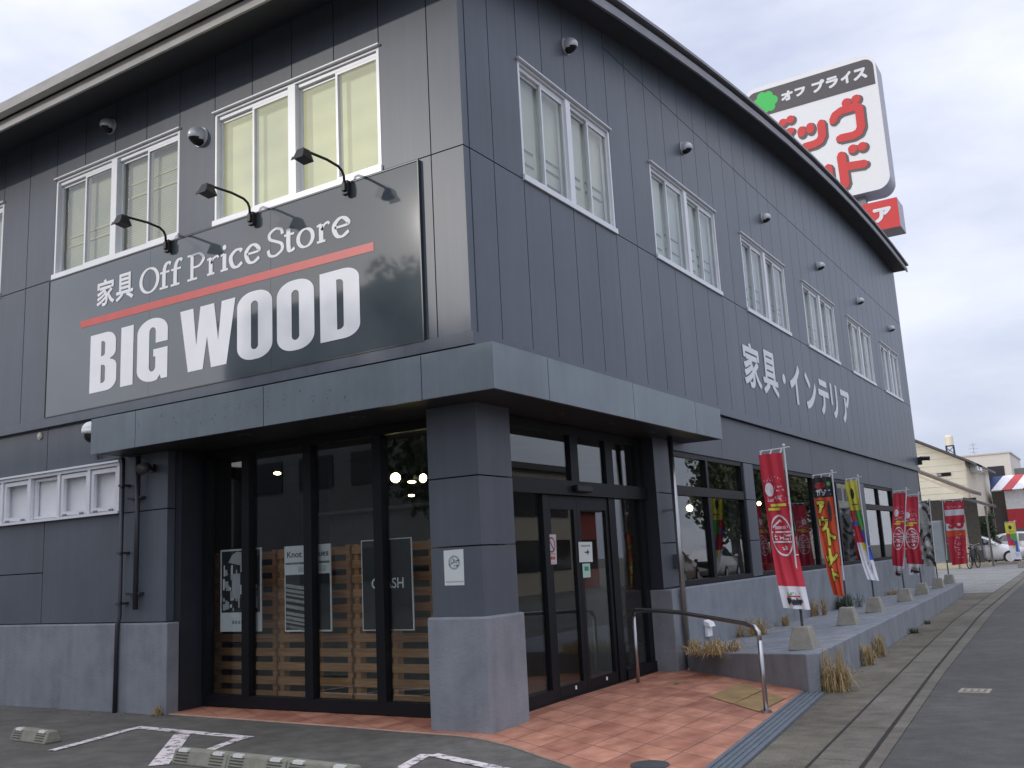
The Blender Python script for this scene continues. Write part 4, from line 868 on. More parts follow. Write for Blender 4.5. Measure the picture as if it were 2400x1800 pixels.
gb = MB(); gb.box(-0.62, -0.58, 2.95, 3.55, 0.03, 1.25); tag(gb.build('sign_board', GRB, bevel=0.01), 'plain grey board standing inside the street doors', 'board')

# ================================================================ TERRACE AND BANNERS
tr = MB()
tt = [(0.085, 4.05, 0.225), (1.88, 2.74, 0.362), (1.985, 2.78, 0.365), (1.72, 8.5, 0.345), (1.40, 15.0, 0.32), (1.17, 19.4, 0.30), (0.085, 19.4, 0.22)]
nb_ = len(tt); tr.add([(x, y, -0.05) for x, y, z in tt]+tt, [tuple(range(nb_, 2*nb_))]+[(i, (i+1) % nb_, nb_+(i+1) % nb_, nb_+i) for i in range(nb_)])
to = tr.build('terrace', [TERR, PLINTH], bevel=0.012)
for p in to.data.polygons: p.material_index = 0 if p.normal.z > 0.8 else 1
struct(to)
def th(x, y): return 0.222+(x-0.085)*0.0745-max(0, y-8)*0.001
RED = mat('red banner cloth', (0.56, 0.035, 0.06), 0.75, var=0.08, scale=5); WHC = mat('white banner cloth', (0.72, 0.71, 0.74), 0.75, var=0.06); YEL = mat('yellow banner print', (0.72, 0.66, 0.08), 0.7, var=0.05)
PNK = mat('pink banner print', (0.74, 0.42, 0.48), 0.7, var=0.1); ORG = mat('orange red banner cloth', (0.68, 0.09, 0.03), 0.7, var=0.08); BLC = mat('black banner print', (0.03, 0.03, 0.035), 0.7, var=0.1)
GRN = mat('green banner print', (0.12, 0.42, 0.10), 0.7, var=0.1); BLU = mat('blue banner print', (0.05, 0.12, 0.55), 0.7, var=0.1); GRY = mat('grey banner print', (0.34, 0.33, 0.31), 0.7, var=0.3, scale=9)
POLE = mat('white pole enamel', (0.66, 0.66, 0.66), 0.35, var=0.04); POLED = mat('dark pole foot', (0.06, 0.065, 0.07), 0.4, var=0.05)
CLOTH = [RED, WHC, YEL, PNK, ORG, BLC, GRN, BLU, GRY, DKR]
def banner(label, cat, x, y, z0, H, wd, drop, ang, sway, design, prints, base=True, curl=0.05, seed=0, foot=0.35, taper=0.0, group='advertising banners on poles along the terrace', lean=0.0):
    t = thing('banner_flag', label, cat, (x, y, z0), 0, group)
    if base:
        b = MB(); c = 0.085; d = 0.135
        b.hexa([(x-d, y-d, z0), (x+d, y-d, z0), (x+d, y+d, z0), (x-d, y+d, z0)], [(x-c, y-c, z0+0.235), (x+c, y-c, z0+0.235), (x+c, y+c, z0+0.235), (x-c, y+c, z0+0.235)]); b.build('concrete_base', CBLK, t, bevel=0.014)
    zt = z0+H
    p = MB(); p.tube([(x, y, z0+(0.236 if base else 0)), (x, y, z0+0.236+foot)], 0.014, 8); p.build('pole_foot', POLED, t)
    p = MB(); xb = x; x = x+lean
    p.tube([(xb+lean*.12, y, z0+0.237+foot), (x, y, zt)], 0.0105, 8); p.sphere((x, y, zt+0.012), 0.018, 8, 6); p.build('pole', POLE, t)
    ux, uy = math.cos(ang), math.sin(ang)
    c = MB(); c.tube([(x-ux*0.06, y-uy*0.06, zt-0.012), (x+ux*wd*1.02, y+uy*wd*1.02, zt-0.03)], 0.008, 8); c.build('crossbar', POLE, t)
    # cloth: u 0 at the pole, v 0 at the top; hangs and drifts with the wind
    def S(u, v, o=0.0):
        k = v*v; shrink = 1-taper*v**1.5
        a = ang+sway[2]*k
        cx_, cy2 = math.cos(a), math.sin(a); uu = 0.02+(u*shrink+(1-shrink)*0.35)*wd
        bil = curl*math.sin(5.2*v+2.3*u+seed)*(0.25+v)+0.018*math.sin(14*u+seed+5*v)*(0.3+v)
        return (x-lean*v*drop/H+cx_*uu+sway[0]*k-cy2*(bil+o), y+cy2*uu+sway[1]*k+cx_*(bil+o), zt-0.06-v*drop+0.03*k*u)
    nu, nv = 16, 64; m = MB()
    idx = {}
    vs = [S(i/nu, j/nv) for j in range(nv+1) for i in range(nu+1)]; m.v = vs
    for j in range(nv):
        for i in range(nu):
            m.f.append((j*(nu+1)+i, j*(nu+1)+i+1, (j+1)*(nu+1)+i+1, (j+1)*(nu+1)+i)); m.m.append(design((i+.5)/nu, (j+.5)/nv))
    if prints: prints(m, S)
    m.build('cloth', CLOTH, t, smooth=True)
    m = MB()
    for u in (0.08, 0.5, 0.92): m.tube([(x+ux*u*wd, y+uy*u*wd, zt-0.015), S(u, 0.004)], 0.009, 6)
    for v in (0.33, 0.66): m.tube([(x-lean*v*drop/H, y, zt-0.06-v*drop), S(0.02, v)], 0.006, 6)
    m.build('loops', WHC, t)
    return t
FR = -0.006
def marks(m, S, u0, u1, v0, v1, n, mi, seed, sz=0.05):
    r_ = random.Random(seed)
    for k in range(n):
        u, v = r_.uniform(u0, u1), r_.uniform(v0, v1); a = sz*r_.uniform(0.5, 1); b = 0.008*r_.uniform(0.6, 1.3)
        if r_.random() < 0.5: a, b = b*3.2, a*0.28
        for o in (FR, -FR): m.poly([S(u, v, o), S(min(u1, u+a), v, o), S(min(u1, u+a), min(v1, v+b), o), S(u, min(v1, v+b), o)], mi)
def ell(m, S, cu, cv, ru, rv, w0, mi, n=28, solid=False):
    for o in (FR*1.3, -FR*1.3):
        for k in range(n):
            a, b = 2*math.pi*k/n, 2*math.pi*(k+1)/n
            m.poly([S(cu+ru*s_*math.cos(t_), cv+rv*s_*math.sin(t_), o) for s_, t_ in ((0.0 if solid else 1-w0, a), (1, a), (1, b), (0.0 if solid else 1-w0, b))][(1 if solid else 0):], mi)
def bars(m, S, u0, u1, v0, v1, mi, o=None):
    for s_ in (FR*1.2, -FR*1.2):
        n = 4
        for k in range(n):
            a, b = u0+(u1-u0)*k/n, u0+(u1-u0)*(k+1)/n; m.poly([S(a, v0, s_), S(b, v0, s_), S(b, v1, s_), S(a, v1, s_)], mi)
def word(m, S, body, u0, u1, v0, v1, mi, e=0.03, lift=1.6):
    for sg_ in (1, -1): bold(m, body, u0, u1, v1, v0, lambda u, v, d: S(u, v, sg_*(0.006*lift+d)), 0.0, mi, 0) if e == 0 else [fit_geo(m, text_geo(body, 0, 3), u0+e+dx, u1-e+dx, v1-e*.25+dy, v0+e*.25+dy, lambda u, v, k=k: S(u, v, sg_*(0.006*lift+0.0004*k)), mi) for k, (dx, dy) in enumerate(((e, 0), (-e, 0), (0, e*.25), (0, -e*.25), (e*.7, e*.18), (-e*.7, e*.18), (-e*.7, -e*.18), (e*.7, -e*.18)))]
def flip(u): return 1-u
def d_red(u, v): return 1 if v > 0.86 else 0
def pr_red(m, S0):
    S = lambda u, v, o=0.0: S0(1-u, v, o)
    marks(m, S, 0.08, 0.92, 0.15, 0.185, 14, 3, 1); ell(m, S, 0.28, 0.235, 0.17, 0.045, 0.5, 1, solid=True); marks(m, S, 0.5, 0.9, 0.21, 0.25, 12, 3, 2, 0.12); marks(m, S, 0.12, 0.92, 0.275, 0.315, 26, 3, 3, 0.12)
    bars(m, S, 0.25, 0.88, 0.33, 0.347, 2); bars(m, S, 0.12, 0.62, 0.355, 0.372, 2)
    ell(m, S, 0.5, 0.535, 0.42, 0.135, 0.1, 1)
    for a, b in (((0.5, 0.43), (0.2, 0.475)), ((0.5, 0.43), (0.8, 0.475))):
        for s_ in (FR*1.4, -FR*1.4): m.poly([S(a[0], a[1], s_), S(b[0], b[1], s_), S(b[0], b[1]+0.014, s_), S(a[0], a[1]+0.014, s_)], 1)
    bars(m, S, 0.28, 0.72, 0.475, 0.495, 3); bars(m, S, 0.12, 0.88, 0.508, 0.518, 1); bars(m, S, 0.1, 0.9, 0.572, 0.582, 1)
    marks(m, S, 0.14, 0.88, 0.525, 0.565, 20, 1, 5, 0.16); marks(m, S, 0.35, 0.65, 0.592, 0.63, 12, 1, 6, 0.1)
    marks(m, S, 0.25, 0.75, 0.895, 0.915, 8, 6, 7, 0.15); bars(m, S, 0.25, 0.75, 0.918, 0.926, 0); word(m, S, 'Fair', 0.22, 0.82, 0.93, 0.975, 5)
def d_out(u, v): return (5 if v < 0.17 else 4)
def pr_out(m, S0):
    S = lambda u, v, o=0.0: S0(1-u, v, o)
    ell(m, S, 0.4, 0.07, 0.28, 0.03, 0.5, 9, solid=True); ell(m, S, 0.85, 0.06, 0.1, 0.02, 0.5, 6, solid=True); marks(m, S, 0.15, 0.9, 0.1, 0.155, 22, 1, 11, 0.14)
    for ch, u0, u1, v0, v1 in (('ア', 0.10, 0.52, 0.20, 0.31), ('ウ', 0.06, 0.58, 0.33, 0.46), ('ト', 0.42, 0.92, 0.43, 0.58), ('レ', 0.38, 0.92, 0.60, 0.72), ('ッ', 0.12, 0.6, 0.66, 0.76), ('ト', 0.34, 0.86, 0.77, 0.88)):
        word(m, S, ch, u0-0.04, u1+0.04, v0-0.006, v1+0.006, 5, 0.075, 1.5); word(m, S, ch, u0, u1, v0, v1, 2, 0.04, 2.6)
    ell(m, S, 0.74, 0.29, 0.09, 0.09, 0.5, 5, solid=True)
def d_col(u, v):
    if v < 0.3: return 2
    if v < 0.46: return 6 if u < 0.62 else (7 if v > 0.40 else 0)
    if v < 0.62: return 0 if u > 0.35 else (7 if v > 0.5 else 6)
    if v < 0.7 and 0.3 < u < 0.65: return 2
    if v < 0.8 and u < 0.35: return 7
    return 1
def pr_col(m, S0):
    S = lambda u, v, o=0.0: S0(1-u, v, o)
    ell(m, S, 0.5, 0.13, 0.16, 0.055, 0.5, 5, solid=True); bars(m, S, 0.3, 0.85, 0.235, 0.243, 5); marks(m, S, 0.4, 0.8, 0.82, 0.93, 22, 7, 8, 0.1)
def d_bw(u, v):
    f_ = math.sin(5*u+4*math.sin(8*v)+1)*math.sin(17*v+3*math.sin(6*u)); return 8 if abs(f_) < .45 else (5 if f_ > 0 else (1 if math.sin(9*v+2) > 0.3 else 8))
def d_suv(u, v): return 1 if 0.13 < v < 0.22 else (0 if v < 0.34 else (1 if v < 0.46 else (4 if v < 0.55 else 0)))
def pr_suv(m, S0):
    S = S0
    marks(m, S, 0.15, 0.9, 0.06, 0.1, 18, 3, 21, 0.12); word(m, S, 'SU', 0.12, 0.95, 0.26, 0.43, 0, 0.05, 1.5); marks(m, S, 0.3, 0.8, 0.5, 0.9, 40, 3, 22, 0.16)
PIm = math.pi
banner('tall red banner with a white house emblem, nearest the hand rail', 'banner', 1.72, 3.29, th(1.72, 3.29), 2.10, 0.26, 1.64, PIm*1.0, (0.13, -0.03, 0.2), d_red, pr_red, seed=1.0, curl=0.035)
banner('orange red banner with big yellow letters and a black head', 'banner', 1.39, 6.62, th(1.39, 6.62), 2.05, 0.27, 1.62, PIm*1.0, (0.05, 0, 0.05), d_out, pr_out, seed=2.2, taper=0.5, curl=0.035)
banner('yellow banner turning to green, blue and white', 'banner', 1.20, 9.2, th(1.2, 9.2), 2.14, 0.20, 1.60, PIm*0.95, (0.15, 0, 0.4), d_col, pr_col, seed=0.4, taper=0.15, lean=-0.03)
banner('red banner whose cloth swings toward the wall, behind the yellow one', 'banner', 1.16, 11.95, th(1.16, 11.95), 2.02, 0.22, 1.55, PIm*1.0, (-0.02, 0, -0.3), d_red, pr_red, seed=3.1, lean=0.25)
banner('red banner swinging toward the road, beside its red twin', 'banner', 1.07, 14.3, th(1.07, 14.3), 2.04, 0.30, 1.6, PIm*1.0, (0.05, 0, 0.2), d_red, pr_red, seed=4.0, lean=0.16)
banner('grey and black patterned banner in front of the end of the wall', 'banner', 0.98, 16.95, th(.98, 16.95), 2.0, 0.42, 1.45, PIm*1.0, (0.0, 0, 0.1), d_bw, None, seed=5.3, lean=0.04)
banner('red and white banded banner, last on the terrace', 'banner', 0.90, 19.2, th(.9, 19.2), 2.06, 0.46, 1.55, 0.0, (0.02, 0, 0.0), d_suv, pr_suv, seed=2.0, taper=0.25, lean=0.08)
banner('yellow and white banner beside the far parked cars', 'banner', 0.92, 39.0, 0.005, 1.95, 0.38, 1.55, PIm, (0.1, 0, 0.2), d_col, pr_col, seed=1.0, foot=0.1, group='advertising banners on poles along the terrace')

# dry grass and weeds
def tuft(label, x, y, z, r, h, n, m_, lean=(0, 0), seed=0, droop=0.5, cat='grass tuft', name='dry_grass_tuft'):
    r_ = random.Random(seed); b = MB()
    heads = [(x+r*r_.gauss(0, .42), y+r*r_.gauss(0, .42), r_.uniform(.45, 1.1)) for _ in range(max(4, n//28))]
    for k in range(n):
        cx_, cy2, hs = heads[k % len(heads)]; a = r_.uniform(0, 2*math.pi); px, py = cx_+r_.gauss(0, r*.1), cy2+r_.gauss(0, r*.1)
        hh = h*hs*r_.uniform(0.3, 1.15); sp = r*abs(r_.gauss(0.35, .45))+.01; ox, oy = lean[0]*hh+math.cos(a)*sp, lean[1]*hh+math.sin(a)*sp; wd = r_.uniform(0.0025, 0.0055); c, s_ = math.cos(a+1.57)*wd, math.sin(a+1.57)*wd
        P = [(px, py, z), (px+ox*0.25, py+oy*0.25, z+hh*0.6), (px+ox*0.7, py+oy*0.7, z+hh*(1-0.2*droop)), (px+ox*1.25, py+oy*1.25, max(z-.08, z+hh*(0.95-droop*r_.uniform(0.1, 1.3))))]
        for (p, q_), (t0, t1) in zip(zip(P, P[1:]), ((1, 0.9), (0.9, 0.6), (0.6, 0.15))):
            b.poly([(p[0]-c*t0, p[1]-s_*t0, p[2]), (p[0]+c*t0, p[1]+s_*t0, p[2]), (q_[0]+c*t1, q_[1]+s_*t1, q_[2]), (q_[0]-c*t1, q_[1]-s_*t1, q_[2])])
    return tag(b.build(name, m_), label, cat)
tuft('wide dry grass tuft drooping over the terrace edge by the steel pipe', 0.62, 3.62, 0.26, 0.26, 0.17, 420, STRAW, (0.25, -0.35), 1, 1.0)
tuft('second dry grass tuft in the same corner, nearer the pipe', 0.36, 3.86, 0.245, 0.2, 0.19, 260, STRAW, (0.1, -0.1), 2, 0.8)
tuft('dry grass tuft at the wall foot behind the first banner', 0.24, 6.0, 0.235, 0.22, 0.26, 260, STRAW, (0.1, 0), 3, 0.7)
tuft('small reddish dry tuft at the wall foot between two banners', 0.2, 7.6, 0.23, 0.12, 0.2, 140, STRAW, (0, 0), 4, 0.5)
tuft('thin tall dry tuft at the wall foot before the orange banner', 0.2, 9.7, 0.23, 0.15, 0.3, 150, STRAW, (0, 0), 5, 0.4)
tuft('green weed at the wall foot behind the orange banner', 0.3, 11.3, 0.23, 0.26, 0.28, 420, GREENW, (0, 0), 6, 0.6, 'weed', 'weed_clump')
tuft('dry tuft at the wall foot behind the yellow banner', 0.3, 15.5, 0.22, 0.2, 0.22, 160, STRAW, (0, 0), 7, 0.6)
tuft('tallest dry grass tuft at the terrace corner beside the drain', 2.10, 2.85, 0.0, 0.17, 0.42, 380, STRAW, (0.12, -0.05), 8, 0.8)
tuft('dry tuft growing from the footpath crack along the terrace', 1.98, 4.95, 0.0, 0.1, 0.3, 200, STRAW, (0.05, 0), 9, 0.6)
tuft('narrow dry tuft past the first on the footpath crack', 1.93, 5.75, 0.0, 0.09, 0.3, 170, STRAW, (0.05, 0), 10, 0.5)
tuft('low green weed on the footpath along the terrace', 1.80, 8.9, 0.0, 0.09, 0.10, 120, GREENW, (0, 0), 11, 0.6, 'weed', 'weed_clump')
tuft('low dark green weed farther along the footpath', 1.73, 10.6, 0.0, 0.08, 0.08, 90, GREENW, (0, 0), 12, 0.6, 'weed', 'weed_clump')
tuft('small dry tuft at the foot of the front wall by the tiles', -4.1, -0.1, 0.0, 0.09, 0.12, 120, STRAW, (0, 0), 13, 0.6)

lt_ = MB(); r_ = random.Random(31)
for k in range(150):
    c = k % 3
    if c == 0: y = r_.uniform(2.9, 18); x = 2.0-0.05*(y-2.7)+abs(r_.gauss(0, .12)); z = .009
    elif c == 1: y = r_.uniform(4.5, 18); x = .1+abs(r_.gauss(0, .15)); z = th(x, y)+.004
    else: x = r_.uniform(-7, -4.1); y = -.06-abs(r_.gauss(0, .12)); z = .004
    a = r_.uniform(0, 6.28); l = r_.uniform(.008, .022); w_ = l*r_.uniform(.3, .6); ca, sa = math.cos(a), math.sin(a)
    lt_.poly([(x+ca*l, y+sa*l, z), (x-sa*w_, y+ca*w_, z+.006), (x-ca*l, y-sa*l, z+.001), (x+sa*w_, y-ca*w_, z+.004)])
lo_ = lt_.build('leaf_litter', mat('dry leaf bits', (0.2, 0.14, 0.08), .8, var=.5, scale=4)); lo_['kind'] = 'stuff'; tag(lo_, 'scattered bits of dry leaf along the terrace, footpath and plinth foot', 'leaf litter')

# wheel stops: concrete, ribbed slots and reflectors
def wheel_stop(loc, rz, label):
    t = thing('wheel_stop', label, 'wheel stop', loc, rz, 'concrete wheel stops in the parking bays', world=False)
    b = MB(); prof = [(-0.085, 0), (0.085, 0), (0.045, 0.105), (-0.045, 0.105)]
    b.prism([(-0.31, y, z) for y, z in prof], (0.62, 0, 0)); b.build('body', STOPM, t, bevel=0.012)
    for c in (-0.2, 0.2):
        s_ = MB()
        for k in range(4):
            z = 0.022+k*0.02; yy = -0.085+0.04*z/0.105-0.0015
            s_.hexa([(c-0.075, yy-0.0008, z), (c+0.075, yy-0.0008, z), (c+0.075, yy+0.004, z), (c-0.075, yy+0.004, z)], [(c-0.075, yy+0.0022, z+0.008), (c+0.075, yy+0.0022, z+0.008), (c+0.075, yy+0.007, z+0.008), (c-0.075, yy+0.007, z+0.008)])
        s_.build('slots', SLOT, t)
    for c, m_ in ((-0.2, REFL), (0.2, REFL)):
        s_ = MB(); s_.hexa([(c-0.05, -0.058, 0.088), (c+0.05, -0.058, 0.088), (c+0.05, -0.03, 0.1), (c-0.05, -0.03, 0.1)], [(c-0.045, -0.053, 0.1095), (c+0.045, -0.053, 0.1095), (c+0.045, -0.02, 0.1095), (c-0.045, -0.02, 0.1095)]); s_.build('reflector', m_, t)
    return t
w0 = wheel_stop((-1.46, -1.69, 0.0), R(-2), 'mossy wheel stop at the end of the joined row toward the other bay')
dup(w0, (-0.835, -1.715, 0.0), R(-2.5), 'middle wheel stop of the three joined end to end')
dup(w0, (-0.205, -1.745, 0.0), R(-3), 'wheel stop of the joined row nearest the paving')
dup(w0, (-4.02, -1.47, 0.0), R(-4), 'separate wheel stop standing alone before the plinth wall')
# covers in the ground
mh = MB(); mh.tube([(1.77, -0.74, 0.013), (1.77, -0.74, 0.021)], 0.13, 28); mh.tube([(1.77, -0.74, 0.021), (1.77, -0.74, 0.0225)], 0.105, 28); tag(mh.build('manhole_cover', mat('cast iron', (0.13, 0.14, 0.145), 0.5, 0.6, var=0.2)), 'round iron cover set in the terracotta tiles', 'manhole cover')
uc = MB(); uc.box(3.17, 3.43, 2.93, 3.2, 0.0045, 0.012); uc.box(3.205, 3.395, 2.965, 3.165, 0.012, 0.0135, 1)
for k in range(3): uc.box(3.23+k*0.055, 3.265+k*0.055, 2.99, 3.14, 0.0135, 0.0145)
tag(uc.build('valve_cover', [mat('pale cover frame', (0.33, 0.30, 0.24), 0.7, var=0.15, scale=30), mat('rusty cover lid', (0.16, 0.14, 0.115), 0.7, var=0.25, scale=30)]), 'small square cover in the road asphalt', 'cover')
lf = MB(); lf.poly([(0.42, 2.85, 0.045), (0.47, 2.83, 0.05), (0.5, 2.88, 0.042), (0.45, 2.92, 0.047)]); tag(lf.build('fallen_leaf', mat('fresh green leaf', (0.05, 0.35, 0.06), 0.5, var=0.1)), 'small bright green leaf lying on the tiles', 'leaf')

# ================================================================ PYLON SIGN BEHIND THE ROOF
py = thing('pylon_sign', 'tall white and red pylon sign rising behind the sloping roof', 'sign', (-2.2, 24.5, 0))
PW = mat('white sign acrylic', (0.93, 0.93, 0.93), 0.3, var=0.015, coat=0.2); PS = mat('lilac grey sign side', (0.46, 0.46, 0.52), 0.45, var=0.06); PG = mat('dark grey sign band', (0.105, 0.095, 0.10), 0.4, var=0.05); PR = mat('red sign acrylic', (0.72, 0.06, 0.055), 0.35, var=0.04); PSH = mat('grey letter shade', (0.13, 0.125, 0.125), 0.5, var=0.04); TG = mat('leaf green vinyl', (0.06, 0.62, 0.12), 0.4, var=0.04)
fy = 24.0
def body(x0, x1, z0, z1, r, name, mats):
    lp = rrect(x0, z0, x1, z1, r, n=8); n = len(lp); m = MB()
    m.add([(x, fy, G+z) for x, z in lp]+[(x, fy+0.95, G+z) for x, z in lp], [tuple(range(n))], 0); m.f += [tuple(range(n, 2*n))[::-1]]; m.m += [0]
    for i in range(n): m.f.append((i, n+i, n+(i+1) % n, (i+1) % n)); m.m.append(1)
    return m.build(name, mats, py)
pb = body(-4.36, 0.04, 7.22, 11.86, 0.42, 'sign_body', [PW, PS])
PYF = lambda u, v, d=0.006: (u, fy-d, G+v)
m = MB(); lp = rrect(-4.24, 10.765, -0.03, 11.70, 0.30, n=8, corners=(0, 1, 1, 0)); vs, fs = shape_geo([lp]); m.add([PYF(v.x, v.y) for v in vs], fs); m.build('sign_band', PG, pb)
m = MB()
for k, (u, v, r) in enumerate(((-3.72, 11.47, .17), (-3.50, 11.44, .17), (-3.35, 11.24, .17), (-3.44, 11.02, .15), (-3.88, 11.27, .17), (-3.80, 11.04, .15), (-3.62, 11.24, .24), (-3.62, 10.98, .13))): m.poly([PYF(u+r*math.cos(t*math.pi/9), v+r*math.sin(t*math.pi/9), 0.010+0.0008*k) for t in range(18)])
m.build('tree_emblem', TG, pb)
m = MB()
for ch, a, b, z0, z1 in (('オ', -3.07, -2.66, 11.07, 11.42), ('フ', -2.60, -2.24, 11.10, 11.40), ('プ', -2.03, -1.60, 11.05, 11.46), ('ラ', -1.56, -1.16, 11.05, 11.44), ('イ', -1.08, -0.74, 11.05, 11.46), ('ス', -0.68, -0.24, 11.05, 11.44)):
    bold(m, ch, a, b, z0, z1, lambda u, v, d: PYF(u, v, 0.012+d), 0.028)
    if ch == 'フ': m.build('sign_lettering', WHITE, pb); m = MB()
m.build('sign_lettering', WHITE, pb)
m = MB(); lay_ = [0]
def fat(pts, w, mi, dx=0, dz=0, base=0.018):
    for a, b in zip(pts, pts[1:]):
        p, q_ = Vector((a[0]+dx, a[1]+dz)), Vector((b[0]+dx, b[1]+dz)); n_ = Vector((-(q_-p).y, (q_-p).x)).normalized()*w/2
        lay_[0] += 1; e = base+0.0004*(lay_[0] % 17); m.poly([PYF(*(p+n_), e), PYF(*(q_+n_), e), PYF(*(q_-n_), e), PYF(*(p-n_), e)], mi)
    for p in pts[1:-1]: dot(p, w/2, mi, dx, dz, base)
    for p in (pts[0], pts[-1]): dot(p, w*.42, mi, dx, dz, base)
def dot(p, r, mi, dx=0, dz=0, base=0.018, sy=1.0):
    lay_[0] += 1; e = base+0.0004*(lay_[0] % 17); m.poly([PYF(p[0]+dx+r*math.cos(t*math.pi/9), p[1]+dz+sy*r*math.sin(t*math.pi/9), e) for t in range(18)], mi)
KANA = [([(-1.48, 9.90), (-1.38, 10.08), (-1.18, 10.17), (-0.72, 10.17), (-0.62, 10.08), (-0.63, 9.45), (-0.72, 9.28), (-0.90, 9.22), (-1.34, 9.24)], .27), ([(-1.86, 9.95), (-1.87, 9.50), (-1.96, 9.34), (-2.14, 9.28), (-2.5, 9.27)], .27), ([(-3.72, 10.2), (-3.72, 9.4), (-3.6, 9.27), (-2.85, 9.27)], .27), ([(-3.66, 9.80), (-3.2, 9.86), (-2.86, 9.96)], .27),
        ([(-1.35, 8.66), (-1.33, 7.63)], .29), ([(-1.28, 8.24), (-0.66, 8.18)], .27), ([(-1.80, 8.36), (-1.80, 7.95), (-1.90, 7.76), (-2.08, 7.66), (-2.45, 7.62)], .27), ([(-3.75, 8.1), (-3.75, 8.4), (-2.85, 8.4), (-2.85, 8.0), (-3.05, 7.75), (-3.4, 7.62)], .27), ([(-3.3, 8.4), (-3.3, 8.72)], .25)]
DOTS = [((-0.99, 10.40), .15), ((-0.68, 10.43), .15), ((-2.52, 9.83), .14), ((-2.23, 9.87), .14), ((-3.10, 10.33), .14), ((-2.84, 10.37), .14), ((-0.97, 8.77), .15), ((-0.67, 8.77), .15), ((-2.48, 8.2), .14), ((-2.18, 8.23), .14)]
for pts, w_ in KANA: fat(pts, w_+.07, 1, .04, -.055, 0.008); fat(pts, w_, 0)
for p, r in DOTS: tall = 1.35 if r == .14 and p[0] > -2.6 else 1.0; dot(p, r+.035, 1, .04, -.055, 0.008, tall); dot(p, r, 0, 0, 0, 0.018, tall)
m.build('sign_lettering', [PR, PSH], pb)
rb = body(-4.3, 0.16, 5.88, 6.84, 0.03, 'lower_sign_body', [PR, PS])
m = MB()
for ch, a, b in (('イ', -3.9, -3.35), ('ン', -3.1, -2.5), ('テ', -2.3, -1.7), ('リ', -1.45, -1.0), ('ア', -0.60, -0.05)): bold(m, ch, a, b, 6.13, 6.60, lambda u, v, d: PYF(u, v, 0.010+d), 0.035)
m.build('sign_lettering', WHITE, rb)
m = MB()
for x in (-3.2, -1.0): m.box(x-0.17, x+0.17, fy+0.3, fy+0.64, 0, G+11.0)
m.build('pole', mat('sign pole steel', (0.28, 0.28, 0.29), 0.5, 0.3, var=0.1), py)

# ================================================================ FAR END OF THE STREET
CREAM = mat('cream siding', (0.80, 0.75, 0.60), 0.7, var=0.05, scale=1.5); RTILE = mat('dark roof sheet', (0.09, 0.08, 0.085), 0.6, var=0.2); GRYW = mat('plain grey render', (0.30, 0.30, 0.28), 0.8, var=0.15); WINB = mat('dark window', (0.02, 0.022, 0.025), 0.1, var=0)  # GRYW: one grey tone for the side wing and vent cap
h = thing('cream_house', 'cream gabled house beyond the end of the shop', 'house', (-6, 56, 0))
m = MB(); hy0, hy1 = 50.0, 61.0
m.prism([(-9.5, hy0, 0), (-1.95, hy0, 0), (-1.95, hy0, 5.42), (-5.6, hy0, 7.42), (-9.5, hy0, 5.3)], (0, hy1-hy0, 0))
for k in range(18):
    z = 0.35+k*0.38; xr_ = -1.95 if z < 5.4 else -1.95-(z-5.42)/0.548; xl_ = -9.5 if z < 5.3 else -5.6-(7.42-z)*1.83
    if z < 7.2: m.box(xl_+.01, xr_-.01, hy0-0.012, hy0+0.001, z, z+0.012, 1)
m.build('wall', [CREAM, mat('siding joint', (0.5, 0.44, 0.33), 0.8)], h)
m = MB()
for s_ in (1, -1):
    xa, za, xb, zb2 = (-5.6, 7.46, -1.55, 5.24) if s_ > 0 else (-5.6, 7.46, -9.9, 5.12)
    m.hexa([(xa, hy0-.35, za), (xb, hy0-.35, zb2), (xb, hy1+.2, zb2), (xa, hy1+.2, za)], [(xa, hy0-.35, za+.14), (xb, hy0-.35, zb2+.14), (xb, hy1+.2, zb2+.14), (xa, hy1+.2, za+.14)])
m.build('roof', RTILE, h)
m = MB(); m.box(-3.43, -2.72, hy0-0.05, hy0+.02, 4.72, 4.90); m.build('window', WINB, h)
m = MB(); m.box(-3.43, -3.2, hy0-0.06, hy0-.051, 4.74, 4.88); m.build('vent_cap', GRYW, h)
m = MB(); m.box(-1.98, -1.90, hy0-.08, hy0-.02, 0, 5.2); m.tube([(-5.2, hy0-.06, 0), (-5.2, hy0-.06, 6.9)], 0.04, 8); m.build('downpipe', mat('pale downpipe', (0.55, 0.5, 0.42), 0.6), h)
ac = thing('air_conditioner', 'white outdoor air conditioner unit high on the side of the cream house', 'air conditioner', (-1.7, 52.5, 5.1))
m = MB(); m.box(-1.94, -1.55, 51.6, 54.0, 5.02, 5.42); m.box(-1.94, -1.45, 51.7, 53.9, 4.96, 5.01); m.build('casing', WHITEP, ac, bevel=0.02)
m = MB(); m.tube([(-1.549, 52.4, 5.22), (-1.53, 52.4, 5.22)], 0.17, 16); m.build('fan_grille', BLC, ac)
h = thing('lean_to_roof', 'brown lean-to roof with a pale gutter at the end of the shop', 'roof', (-1.8, 44, 0))
m = MB(); m.hexa([(-6.0, 42, 6.0), (-0.95, 42, 3.36), (-0.95, 46, 3.36), (-6.0, 46, 6.0)], [(-6.0, 42, 6.16), (-0.95, 42, 3.52), (-0.95, 46, 3.52), (-6.0, 46, 6.16)]); m.build('roof_sheet', mat('brown roof sheet', (0.15, 0.12, 0.09), 0.6, var=0.2), h)
m = MB(); m.hexa([(-6.0, 41.9, 5.80), (-1.05, 41.9, 3.21), (-1.05, 41.99, 3.21), (-6.0, 41.99, 5.80)], [(-6.0, 41.9, 5.92), (-1.05, 41.9, 3.33), (-1.05, 41.99, 3.33), (-6.0, 41.99, 5.92)]); m.build('edge_board', mat('pale edge board', (0.66, 0.55, 0.42), 0.6), h)
